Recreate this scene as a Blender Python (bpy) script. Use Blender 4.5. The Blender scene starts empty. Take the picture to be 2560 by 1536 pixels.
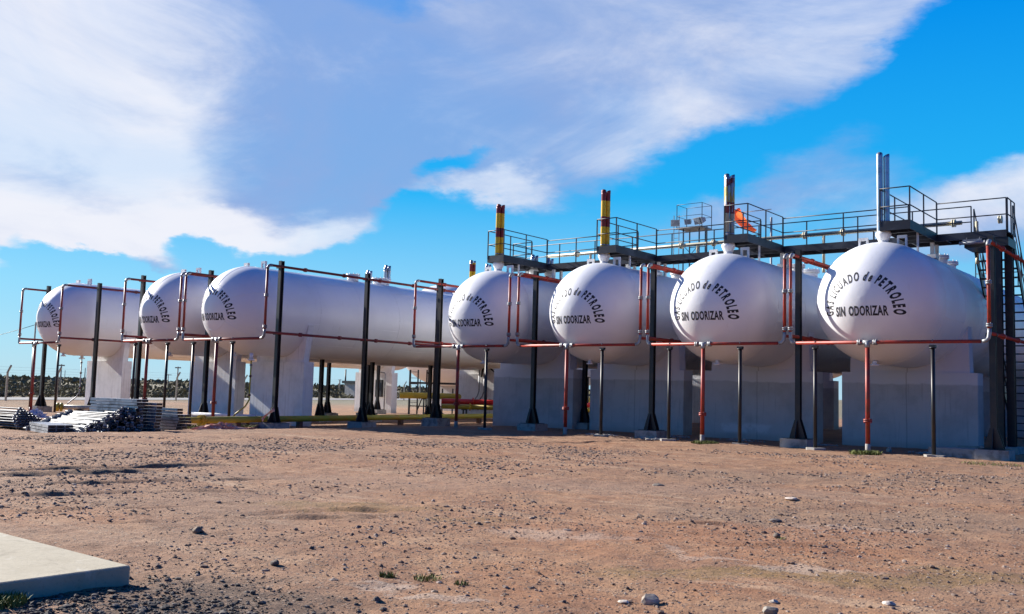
import bpy, math, random
import numpy as np
from mathutils import Vector, Matrix
random.seed(7)
RNG = np.random.default_rng(11)
SC = bpy.context.scene
COL = SC.collection
PI = math.pi

# ---------------------------------------------------------------- camera
FPX, YAW, PITCH, ROLL, EYE = 2382.2, math.radians(38.7), math.radians(5.008), math.radians(1.5877), 1.6
_f = Vector((-math.sin(YAW)*math.cos(PITCH), math.cos(YAW)*math.cos(PITCH), math.sin(PITCH)))
_r0 = Vector((math.cos(YAW), math.sin(YAW), 0)); _u0 = _r0.cross(_f)
_r = _r0*math.cos(ROLL) + _u0*math.sin(ROLL); _u = -_r0*math.sin(ROLL) + _u0*math.cos(ROLL)
cam = bpy.data.objects.new('camera', bpy.data.cameras.new('camera')); COL.objects.link(cam)
M = Matrix((_r, _u, -_f)).transposed().to_4x4(); M.translation = (0, 0, EYE)
cam.matrix_world = M
cam.data.sensor_width = 36.0; cam.data.lens = 36.0*FPX/2560.0
cam.data.clip_start = 0.1; cam.data.clip_end = 9000
SC.camera = cam

def ray(px, py):
    return _f + _r*((px-1280)/FPX) - _u*((py-768)/FPX)
def at(px, py, ax, val):
    d = ray(px, py); t = (val - (0, 0, EYE)[ax])/d[ax]
    return Vector((0, 0, EYE)) + d*t
def azel(px, py):
    d = ray(px, py).normalized()
    return math.degrees(math.atan2(d.x, d.y)), math.degrees(math.asin(d.z))

# ---------------------------------------------------------------- light
SUN_EL, SUN_AZ = math.radians(25), math.radians(-94.5)      # azimuth from +Y towards +X
sdir = Vector((math.sin(SUN_AZ)*math.cos(SUN_EL), math.cos(SUN_AZ)*math.cos(SUN_EL), math.sin(SUN_EL)))
sl = bpy.data.lights.new('sun', 'SUN'); sl.energy = 5.0; sl.angle = math.radians(0.5); sl.color = (1.0, 0.95, 0.87)
so = bpy.data.objects.new('sun', sl); COL.objects.link(so)
so.rotation_euler = (-sdir).to_track_quat('-Z', 'Y').to_euler(); so.location = (-60, -10, 40)

SC.view_settings.view_transform = 'Standard'; SC.view_settings.look = 'None'
SC.view_settings.exposure = 1.0; SC.view_settings.gamma = 1.0

class NT:
    """small helper for node trees"""
    def __init__(s, tree): s.t = tree; s.n = tree.nodes; s.l = tree.links
    def node(s, typ, ins=None, **kw):
        n = s.n.new(typ)
        for k, v in kw.items(): setattr(n, k, v)
        if ins:
            for k, v in ins.items():
                if isinstance(v, bpy.types.NodeSocket): s.l.new(v, n.inputs[k])
                else: n.inputs[k].default_value = v
        return n
    def math(s, op, a, b=0.0, clamp=False):
        n = s.node('ShaderNodeMath', {0: a, 1: b}, operation=op); n.use_clamp = clamp; return n.outputs[0]
    def noise(s, vec, scale, detail=4, rough=0.55, dist=0.0):
        return s.node('ShaderNodeTexNoise', {'Vector': vec, 'Scale': scale, 'Detail': detail, 'Roughness': rough, 'Distortion': dist})
    def ramp(s, fac, stops, interp='LINEAR'):
        n = s.node('ShaderNodeValToRGB', {'Fac': fac}); cr = n.color_ramp; cr.interpolation = interp
        while len(cr.elements) > 1: cr.elements.remove(cr.elements[-1])
        cr.elements[0].position = stops[0][0]; cr.elements[0].color = col4(stops[0][1])
        for p, c in stops[1:]:
            e = cr.elements.new(p); e.color = col4(c)
        return n.outputs['Color']
    def mix(s, fac, a, b, blend='MIX'):
        n = s.node('ShaderNodeMix', data_type='RGBA', blend_type=blend)
        for sock, v in ((n.inputs[0], fac), (n.inputs[6], a), (n.inputs[7], b)):
            if isinstance(v, bpy.types.NodeSocket): s.l.new(v, sock)
            elif isinstance(v, (int, float)): sock.default_value = v if sock.type == 'VALUE' else (v, v, v, 1)
            else: sock.default_value = col4(v)
        return n.outputs[2]
    def smooth(s, x, a, b, lo=0.0, hi=1.0):
        n = s.node('ShaderNodeMapRange', {0: x, 1: a, 2: b, 3: lo, 4: hi}, interpolation_type='SMOOTHSTEP'); return n.outputs[0]
def col4(c):
    if isinstance(c, (int, float)): return (c, c, c, 1)
    return tuple(c) if len(c) == 4 else (c[0], c[1], c[2], 1)

# ---------------------------------------------------------------- sky: nishita with clouds laid out by azimuth and elevation
world = bpy.data.worlds.new('World'); SC.world = world; world.use_nodes = True
W = NT(world.node_tree); W.n.clear()
tc = W.node('ShaderNodeTexCoord').outputs['Generated']
sky = W.node('ShaderNodeTexSky', sky_type='NISHITA'); sky.sun_disc = False
sky.sun_elevation = SUN_EL; sky.sun_rotation = SUN_AZ; sky.altitude = 200; sky.air_density = 1.0; sky.dust_density = 0.3; sky.ozone_density = 2.5
sep = W.node('ShaderNodeSeparateXYZ', {0: tc})
azn = W.math('MULTIPLY', W.math('ARCTAN2', sep.outputs[0], sep.outputs[1]), 180/PI)
eln = W.math('MULTIPLY', W.math('ARCSINE', sep.outputs[2]), 180/PI)
P0 = W.node('ShaderNodeCombineXYZ', {0: azn, 1: eln}).outputs[0]
# stretched 3-D noise for domain warping and wisps
def wnoise(scale, detail=6, rough=0.6, stretch=(1, 1, 2.2), off=0.0, dist=0.0):
    mp = W.node('ShaderNodeMapping', {'Vector': tc, 'Scale': stretch, 'Location': (off, off*1.7, off*.3)})
    return W.noise(mp.outputs[0], scale, detail, rough, dist)
n1 = wnoise(5, 6, 0.55); n2 = wnoise(16, 8, 0.62, off=3.1)
warp = W.node('ShaderNodeVectorMath', {0: n1.outputs['Color'], 1: (0.5, 0.5, 0.5)}, operation='SUBTRACT').outputs[0]
warp = W.node('ShaderNodeVectorMath', {0: warp, 'Scale': 6.5}, operation='SCALE').outputs[0]
warp2 = W.node('ShaderNodeVectorMath', {0: n2.outputs['Color'], 1: (0.5, 0.5, 0.5)}, operation='SUBTRACT').outputs[0]
warp2 = W.node('ShaderNodeVectorMath', {0: warp2, 'Scale': 2.2}, operation='SCALE').outputs[0]
P = W.node('ShaderNodeVectorMath', {0: P0, 1: warp}, operation='ADD').outputs[0]
P = W.node('ShaderNodeVectorMath', {0: P, 1: warp2}, operation='ADD').outputs[0]
def blob(cx, cy, rx, ry, ang, soft, gain, src=None):
    """soft ellipse given by a sight line of the photograph (centre) and radii in degrees"""
    a, e = azel(cx, cy)
    mp = W.node('ShaderNodeMapping', {'Vector': src or P, 'Location': (a, e, 0), 'Rotation': (0, 0, math.radians(ang)), 'Scale': (rx, ry, 1e6)}, vector_type='TEXTURE')
    ln = W.node('ShaderNodeVectorMath', {0: mp.outputs[0]}, operation='LENGTH').outputs['Value']
    return W.smooth(ln, 1.0+soft, 1.0-soft, 0.0, gain)
CLOUDS = [
    (420, 290, 17, 7.6, 2, .25, 1.0), (1500, 165, 26, 5.9, 18, .25, 1.0), (-100, 60, 12, 10, 0, .3, 1.0), (900, 150, 14, 8, 0, .4, .9),
    (490, 590, 10.4, 1.2, 6, .4, 1.0), (300, 655, 2.6, .8, -18, .5, .8), (-20, 622, 2.6, 1.2, -18, .4, .95), (140, 650, 3.4, 1.3, -14, .5, -1.3), (2250, 20, 9, 2.0, 24, .9, .5),
    (1260, 500, 3.0, 1.2, -15, .6, .6), (1430, 500, 2.6, 1.0, 10, .7, .35), (2030, 440, 7.0, 1.7, 24, .8, .62),
    (2520, 480, 9, 2.6, 10, .6, .85), (2400, 640, 8, 1.3, 5, .8, .5), (1010, 485, 2.6, .9, -8, .8, .55), (1780, 540, 5, 1.2, 12, .9, .4),
    (1165, 440, 2.2, .8, 14, .9, -1.7), (1010, 500, 3.2, 2.2, 10, .6, -1.0), (1080, 20, 11, 2.8, 6, .9, -.35), (2440, 140, 6, 5, 35, .6, -.6)]
mask = None
for b in CLOUDS:
    v = blob(*b)
    mask = v if mask is None else W.math('ADD', mask, v)
n3 = wnoise(7, 9, 0.62, (1, 1, 3.0), 9.2, 0.4)
mask = W.math('ADD', mask, W.math('MULTIPLY', W.math('SUBTRACT', n3.outputs['Fac'], 0.5), 0.6))
cmask = W.smooth(mask, 0.15, 1.0)
WHITES = [
    (60, 120, 8.5, 8, 0, .8, 1.15), (330, 400, 7, 2.6, -48, .8, .6), (480, 615, 12, 1.5, 5, .7, 1.0), (0, 560, 6, 1.5, 0, .8, .8),
    (1250, 520, 3.2, 1.1, 0, .7, .8), (1400, 400, 9, 2.0, 15, .9, .2), (2050, 80, 12, 3, 20, .9, .45), (2500, 470, 9, 3, 10, .7, .75), (5, 630, 4, 1.6, 0, .6, 1.0)]
wm = None
for b in WHITES:
    v = blob(*b)
    wm = v if wm is None else W.math('ADD', wm, v)
wm = W.math('ADD', wm, W.math('MULTIPLY', W.math('SUBTRACT', n3.outputs['Fac'], 0.5), 0.7), True)
n5 = wnoise(3.2, 8, 0.62, (1, 1, 2.4), 1.3, 1.0)
wm = W.math('ADD', W.math('MULTIPLY', wm, .85), W.math('MULTIPLY', W.math('SUBTRACT', n5.outputs['Fac'], 0.48), 1.7), True)
wm = W.smooth(wm, 0.0, 1.0)
ccol = W.mix(wm, (2.2, 3.3, 5.9), (6.9, 7.0, 7.6))
# sky colour: saturate the nishita blue, paler towards the horizon as it comes
hs = W.node('ShaderNodeHueSaturation', {'Hue': 0.485, 'Saturation': 1.5, 'Value': 1.0, 'Color': sky.outputs[0]})
skyn = W.mix(1.0, hs.outputs[0], (0.45, 1.05, 1.25), 'MULTIPLY')
tone = W.ramp(W.math('DIVIDE', eln, 90.0, True), [(0, (.50, .73, .92)), (.06, (.30, .68, .96)), (.13, (.020, .47, .96)), (.24, (.002, .30, .90)), (.38, (.002, .19, .80)), (.5, (.004, .09, .38)), (1, (.01, .05, .25))])  # upper stops, above the view, darkened to lower the ambient light
tone = W.node('ShaderNodeVectorMath', {0: tone, 'Scale': 7.6}, operation='SCALE').outputs[0]
skyc = W.mix(0.9, skyn, tone)
n4 = wnoise(2.6, 7, 0.6, (1, 1, 1.6), 4.4, 0.8)
thick = W.smooth(n4.outputs['Fac'], .34, .60, .76, .98)
final = W.mix(W.math('MULTIPLY', cmask, thick), skyc, ccol)
# unseen sky far from the view darkened on purpose, to cut ambient fill
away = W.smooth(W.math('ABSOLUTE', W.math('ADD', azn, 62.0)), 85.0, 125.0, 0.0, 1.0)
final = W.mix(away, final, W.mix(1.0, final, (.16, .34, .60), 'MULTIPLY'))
# bare ground colour below the horizon for the bounce light
below = W.smooth(eln, -3.0, -0.5)
final = W.mix(below, (1.2, .9, .65), final)
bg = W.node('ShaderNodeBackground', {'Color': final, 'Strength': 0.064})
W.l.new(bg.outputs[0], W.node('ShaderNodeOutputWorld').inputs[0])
# (end of camera, sun, sky)

# ---------------------------------------------------------------- materials
def mat(name, build):
    m = bpy.data.materials.new(name); m.use_nodes = True
    T = NT(m.node_tree); T.n.clear()
    b = T.node('ShaderNodeBsdfPrincipled'); T.l.new(b.outputs[0], T.node('ShaderNodeOutputMaterial').inputs[0])
    T.obj = T.node('ShaderNodeTexCoord').outputs['Object']
    T.pos = T.node('ShaderNodeNewGeometry').outputs['Position']
    build(T, b); return m
def setc(T, b, **kw):
    for k, v in kw.items():
        k = k.replace('_', ' ')
        if isinstance(v, bpy.types.NodeSocket): T.l.new(v, b.inputs[k])
        else: b.inputs[k].default_value = col4(v) if k in ('Base Color', 'Emission Color') else v
def bump(T, b, h, strength=0.3, dist=0.02):
    n = T.node('ShaderNodeBump', {'Strength': strength, 'Distance': dist, 'Height': h}); T.l.new(n.outputs[0], b.inputs['Normal'])
def scaled(T, vec, sc):
    return T.node('ShaderNodeMapping', {'Vector': vec, 'Scale': sc}).outputs[0]

def m_tank(T, b):
    n = T.noise(T.pos, 0.5, 5, 0.6); s = T.noise(scaled(T, T.pos, (3.0, 3.0, 0.25)), 2.2, 5, 0.6)
    c = T.mix(T.smooth(n.outputs[0], .35, .7), (0.86, 0.86, 0.86), (0.80, 0.80, 0.80))
    c = T.mix(T.smooth(s.outputs[0], .58, .8, 0, .3), c, (0.62, 0.58, 0.52))
    setc(T, b, Base_Color=c, Roughness=T.smooth(n.outputs[0], .3, .7, .34, .5))
    bump(T, b, T.noise(T.pos, 1.6, 3).outputs[0], .25, .03)
def m_plain(c, c2=None, rough=.5, metal=0.0, scale=3.0, detail=5, bmp=0.0, lo=.45, hi=.65):
    def f(T, b):
        n = T.noise(T.pos, scale, detail, .6)
        setc(T, b, Base_Color=T.mix(T.smooth(n.outputs[0], lo, hi), c, c2 or c), Roughness=rough, Metallic=metal)
        if bmp: bump(T, b, T.noise(T.pos, scale*6, 5).outputs[0], bmp, .01)
    return f
def m_pier(T, b):
    n = T.noise(T.pos, 1.3, 6, .65); s = T.noise(scaled(T, T.pos, (7, 7, .35)), 1.6, 5, .6)
    z = T.node('ShaderNodeSeparateXYZ', {0: T.pos}).outputs[2]
    zz = T.math('ADD', z, T.math('MULTIPLY', n.outputs[0], .25))
    c = T.mix(T.smooth(n.outputs[0], .4, .7), (.50, .495, .49), (.41, .405, .40))
    c = T.mix(T.smooth(s.outputs[0], .55, .75, 0, .55), c, (.27, .26, .26))
    c = T.mix(T.smooth(zz, 2.28, 2.36), c, (.64, .64, .66))
    c = T.mix(T.smooth(zz, .42, .15, 0, .5), c, (.36, .30, .25))
    ox = T.node('ShaderNodeSeparateXYZ', {0: T.obj}).outputs[0]
    jn = T.math('ABSOLUTE', T.math('ADD', ox, T.math('MULTIPLY', n.outputs[0], .05)))
    c = T.mix(T.smooth(jn, .035, .0, 0, .55), c, (.22, .20, .19))
    wx = T.node('ShaderNodeSeparateXYZ', {0: T.pos}).outputs[0]
    spl = T.math('MULTIPLY', T.smooth(T.math('ABSOLUTE', T.math('ADD', wx, 15.9)), 1.3, .9), T.smooth(T.math('ABSOLUTE', T.math('ADD', z, -.42)), .26, .10))
    c = T.mix(T.math('MULTIPLY', spl, T.smooth(n.outputs[0], .42, .58, 0, .7)), c, (.66, .68, .70))
    setc(T, b, Base_Color=c, Roughness=.85)
    bump(T, b, s.outputs[0], .35, .02)
def m_pier_pale(T, b):
    n = T.noise(T.pos, 1.3, 6, .65); s = T.noise(scaled(T, T.pos, (6, 6, .22)), 1.8, 5, .6)
    z = T.node('ShaderNodeSeparateXYZ', {0: T.pos}).outputs[2]
    c = T.mix(T.smooth(n.outputs[0], .4, .7), (.80, .79, .77), (.68, .67, .65))
    c = T.mix(T.smooth(s.outputs[0], .56, .72, 0, .5), c, (.40, .37, .33))
    c = T.mix(T.smooth(T.math('ADD', z, T.math('MULTIPLY', n.outputs[0], .3)), .35, .0, 0, .5), c, (.42, .34, .27))
    setc(T, b, Base_Color=c, Roughness=.85)
    bump(T, b, s.outputs[0], .35, .02)
def m_cloth(T, b):
    n = T.noise(T.pos, 6, 3)
    setc(T, b, Base_Color=T.mix(n.outputs[0], (.95, .20, .05), (.95, .30, .12)), Roughness=.8)
    tr = T.node('ShaderNodeBsdfTranslucent', {'Color': (1.0, .28, .08, 1)}); ms = T.node('ShaderNodeMixShader', {0: .55})
    T.l.new(b.outputs[0], ms.inputs[1]); T.l.new(tr.outputs[0], ms.inputs[2]); out = [q for q in T.n if q.type == 'OUTPUT_MATERIAL'][0]; T.l.new(ms.outputs[0], out.inputs[0])
def m_concrete(T, b):
    n = T.noise(T.pos, 1.4, 8, .65); n2 = T.noise(T.pos, 30, 6, .7)
    c = T.ramp(n.outputs[0], [(.3, (.38, .325, .225)), (.5, (.45, .39, .28)), (.72, (.55, .49, .37))])
    c = T.mix(T.smooth(n2.outputs[0], .52, .72, 0, .55), c, (.26, .23, .18))
    n3_ = T.noise(T.pos, 3.2, 7, .7, .8); c = T.mix(T.smooth(n3_.outputs[0], .54, .68, 0, .6), c, (.26, .22, .155)); c = T.mix(T.smooth(n3_.outputs[0], .44, .34, 0, .5), c, (.60, .56, .46))
    setc(T, b, Base_Color=c, Roughness=.9); bump(T, b, n2.outputs[0], .4, .01)
def m_ground(T, b):
    p = T.pos
    big = T.noise(p, .22, 6, .62, .5); med = T.noise(p, .9, 8, .68, .5); fine = T.noise(p, 9, 8, .7); mic = T.noise(p, 42, 4, .7)
    trk = T.noise(T.node('ShaderNodeMapping', {'Vector': p, 'Rotation': (0, 0, math.radians(-36)), 'Scale': (.16, 1.5, 1)}).outputs[0], 1.0, 7, .65, .3)
    c = T.ramp(med.outputs[0], [(.28, (.20, .105, .062)), (.42, (.36, .205, .125)), (.54, (.43, .27, .17)), (.72, (.52, .37, .26))])
    c = T.mix(T.smooth(big.outputs[0], .44, .62, 0, .75), c, (.33, .225, .165))
    c = T.mix(T.smooth(big.outputs[0], .46, .34, 0, .6), c, (.44, .235, .125))
    c = T.mix(T.smooth(trk.outputs[0], .54, .68, 0, .7), c, (.56, .44, .34))
    c = T.mix(T.smooth(trk.outputs[0], .42, .30, 0, .7), c, (.22, .125, .08))
    wrp = T.node('ShaderNodeVectorMath', {0: med.outputs['Color'], 1: (.5, .5, .5)}, operation='SUBTRACT').outputs[0]
    wrp = T.node('ShaderNodeVectorMath', {0: wrp, 'Scale': 2.6}, operation='SCALE').outputs[0]; pw = T.node('ShaderNodeVectorMath', {0: p, 1: wrp}, operation='ADD').outputs[0]
    def patch(c, px, py, rx, ry, ang, colr, amt):
        q = at(px, py, 2, 0)
        mp = T.node('ShaderNodeMapping', {'Vector': pw, 'Location': (q.x, q.y, 0), 'Rotation': (0, 0, math.radians(ang)), 'Scale': (rx, ry, 1e6)}, vector_type='TEXTURE')
        ln = T.node('ShaderNodeVectorMath', {0: mp.outputs[0]}, operation='LENGTH').outputs['Value']
        return T.mix(T.math('MULTIPLY', T.smooth(ln, 1.35, .55, 0, amt), T.smooth(fine.outputs[0], .36, .60, .35, 1)), c, colr)
    OC, WH, DK, OR = (.25, .19, .06), (.66, .62, .60), (.075, .055, .045), (.46, .22, .11)
    for a_ in ((1800, 1432, .95, .38, 38, OC, .8), (2260, 1455, 1.1, .4, 38, OC, .75), (850, 1265, 1.3, .45, 38, OC, .7), (1180, 1305, .8, .3, 38, OC, .6), (480, 1500, .9, .7, 40, DK, .92), (640, 1510, .8, .45, 40, DK, .7),
               (1770, 1385, .5, .12, 20, WH, .8), (1950, 1420, .7, .2, 30, WH, .7), (920, 1465, .28, .16, 38, WH, .8), (1110, 1495, .35, .16, 38, WH, .75), (1480, 1345, .7, .22, 38, WH, .65), (1365, 1335, .5, .2, 38, WH, .5), (2110, 1325, 1.0, .25, 30, WH, .55), (800, 1285, 1.0, .22, 38, DK, .55),
               (300, 1185, 3.2, .7, 38, DK, .5), (1700, 1330, 3.0, .8, 38, OR, .55), (1900, 1370, 2.2, .6, 38, OR, .5), (2300, 1200, 6, 1.6, 38, (.30, .24, .19), .6), (2300, 1300, 4, 1.3, 38, (.34, .28, .22), .5), (60, 1450, .5, .4, 0, DK, .4), (180, 1006, 26, 9, 38, (.25, .20, .12), .75), (1020, 1030, 12, 5, 38, (.42, .24, .17), .4), (1400, 1215, 7, 1.3, 38, (.40, .29, .23), .6)):
        c = patch(c, *a_)
    # gravel speckle
    vo = T.node('ShaderNodeTexVoronoi', {'Vector': p, 'Scale': 26.0, 'Randomness': 1.0})
    vc = T.node('ShaderNodeSeparateXYZ', {0: vo.outputs['Color']})
    dens = T.smooth(T.noise(p, .7, 5, .7).outputs[0], .38, .66, .80, .35)
    isst = T.math('MULTIPLY', T.math('GREATER_THAN', vc.outputs[0], dens), T.smooth(vo.outputs['Distance'], .46, .3))
    stc = T.ramp(vc.outputs[1], [(0, (.10, .075, .065)), (.5, (.24, .18, .155)), (.85, (.40, .34, .31)), (1, (.62, .58, .55))])
    c = T.mix(T.math('MULTIPLY', isst, .95), c, stc)
    c = T.mix(T.smooth(fine.outputs[0], .42, .66, .0, .45), c, (.20, .125, .085))
    c = T.mix(T.smooth(mic.outputs[0], .5, .75, 0, .3), c, (.62, .50, .42))
    c = T.mix(1.0, c, (.86, .72, .58), 'MULTIPLY')
    # far plain: greyer scrubland soil
    cam_d = T.node('ShaderNodeVectorMath', {0: p}, operation='LENGTH').outputs['Value']
    c = T.mix(T.smooth(cam_d, 75, 110), c, (.22, .19, .12))
    setc(T, b, Base_Color=c, Roughness=.95)
    h = T.math('ADD', T.math('MULTIPLY', fine.outputs[0], .5), T.math('MULTIPLY', isst, .55))
    h = T.math('ADD', h, T.math('MULTIPLY', mic.outputs[0], .25))
    bump(T, b, h, 1.0, .06)
def m_stack(T, b):
    z = T.node('ShaderNodeSeparateXYZ', {0: T.obj}).outputs[2]
    n = T.noise(T.obj, 5, 4)
    z2 = T.math('ADD', z, T.math('MULTIPLY', n.outputs[0], .02))
    c = T.ramp(T.math('DIVIDE', z2, 3.2), [(0, (.75, .75, .76)), (.12, (.78, .46, .015)), (.47, (.24, .03, .02)), (.60, (.78, .46, .015)), (.80, (.22, .025, .02))], 'CONSTANT')
    setc(T, b, Base_Color=c, Roughness=.28, Metallic=.25)
def m_stack_worn(T, b):
    z = T.node('ShaderNodeSeparateXYZ', {0: T.obj}).outputs[2]
    n = T.noise(scaled(T, T.obj, (1, 1, .25)), 9, 5)
    c = T.ramp(T.math('DIVIDE', z, 3.2), [(0, (.40, .34, .22)), (.47, (.19, .03, .02)), (.60, (.40, .30, .08)), (.78, (.15, .03, .03))], 'CONSTANT')
    f = T.smooth(n.outputs[0], .53, .58)
    setc(T, b, Base_Color=T.mix(f, c, (.42, .40, .40)), Roughness=.35, Metallic=T.smooth(n.outputs[0], .48, .56, .1, .95))
def m_scrub(T, b):
    n = T.noise(T.pos, .25, 5); n2 = T.noise(T.pos, 3, 4)
    c = T.ramp(n.outputs[0], [(.3, (.075, .062, .035)), (.5, (.135, .115, .058)), (.7, (.22, .20, .10))])
    c = T.mix(T.smooth(n2.outputs[0], .5, .7, 0, .5), c, (.12, .085, .045))
    setc(T, b, Base_Color=c, Roughness=.95)
def m_grass(T, b):
    n = T.noise(T.pos, 8, 4)
    setc(T, b, Base_Color=T.ramp(n.outputs[0], [(.3, (.07, .09, .015)), (.6, (.17, .19, .04)), (.8, (.28, .22, .08))]), Roughness=.8)
def m_stone(T, b):
    n = T.noise(T.obj, 14, 6, .65)
    oi = T.node('ShaderNodeObjectInfo')
    c = T.ramp(n.outputs[0], [(.3, (.16, .13, .11)), (.6, (.34, .30, .26)), (.8, (.50, .46, .42))])
    setc(T, b, Base_Color=T.mix(1.0, c, oi.outputs['Color'], 'MULTIPLY'), Roughness=.9); bump(T, b, n.outputs[0], .6, .01)

MT = {}
for name, f in dict(
    tank_white=m_tank, pier=m_pier, concrete=m_concrete, ground=m_ground, stack=m_stack, stack_worn=m_stack_worn, scrub=m_scrub, grass=m_grass, stone=m_stone, pier_pale=m_pier_pale, cloth=m_cloth,
    weld=m_plain((.66, .66, .67), (.5, .48, .45), .5), letter=m_plain((.012, .012, .016), (.03, .03, .035), .65),
    black_steel=m_plain((.012, .012, .015), (.03, .022, .018), .45, 0, 2.5),
    dark_steel=m_plain((.02, .022, .032), (.045, .05, .065), .5, .2, 1.5),
    red_pipe=m_plain((.38, .035, .018), (.19, .035, .022), .5, 0, 3.5), red_old=m_plain((.26, .035, .028), (.14, .03, .028), .5, 0, 1.2),
    galv=m_plain((.34, .35, .36), (.22, .23, .24), .5, .3, 4), galv_dark=m_plain((.20, .20, .22), (.36, .37, .39), .45, .6, 4),
    chrome=m_plain((.56, .57, .58), (.34, .34, .35), .3, .85, 2), alu=m_plain((.48, .50, .53), (.24, .255, .28), .42, .7, 3),
    yellow=m_plain((.52, .36, .02), (.36, .27, .03), .45, 0, 2.5), olive=m_plain((.44, .38, .03), (.55, .33, .02), .5, 0, 1.4), cream=m_plain((.62, .56, .38), (.52, .46, .30), .45, 0, 3),
    red=m_plain((.62, .02, .015), (.5, .02, .015), .4), white_paint=m_plain((.78, .78, .78), (.6, .6, .6), .45), rusty=m_plain((.09, .05, .035), (.16, .07, .04), .8, 0, 6),
    grate=m_plain((.05, .055, .07), (.09, .095, .11), .6, .4, 5), footing=m_plain((.36, .34, .31), (.22, .20, .18), .9, 0, 4, 7, .4),
    glass=m_plain((.10, .13, .17), (.16, .2, .25), .12), orange=m_plain((.85, .10, .015), (.75, .12, .03), .7), orange_pale=m_plain((.95, .24, .06), (.95, .34, .14), .75),
    plaster=m_plain((.5, .47, .42), (.4, .36, .32), .9), tape=m_plain((.62, .26, .18), (.66, .50, .40), .7, 0, 5), road=m_plain((.30, .285, .27), (.24, .225, .205), .95, 0, .5), 
    tube_dark=m_plain((.06, .062, .07), (.16, .165, .18), .55, .3, 9), gravel=m_plain((.05, .04, .035), (.17, .14, .12), .9, 0, 9), pebble=m_plain((.15, .10, .075), (.40, .31, .25), .95, 0, 7), leaf_dry=m_plain((.10, .12, .03), (.2, .16, .05), .9, 0, 20),
    blue_sheet=m_plain((.55, .57, .66), (.70, .71, .75), .5, 0, 9)).items():
    MT[name] = mat(name, f)

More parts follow.
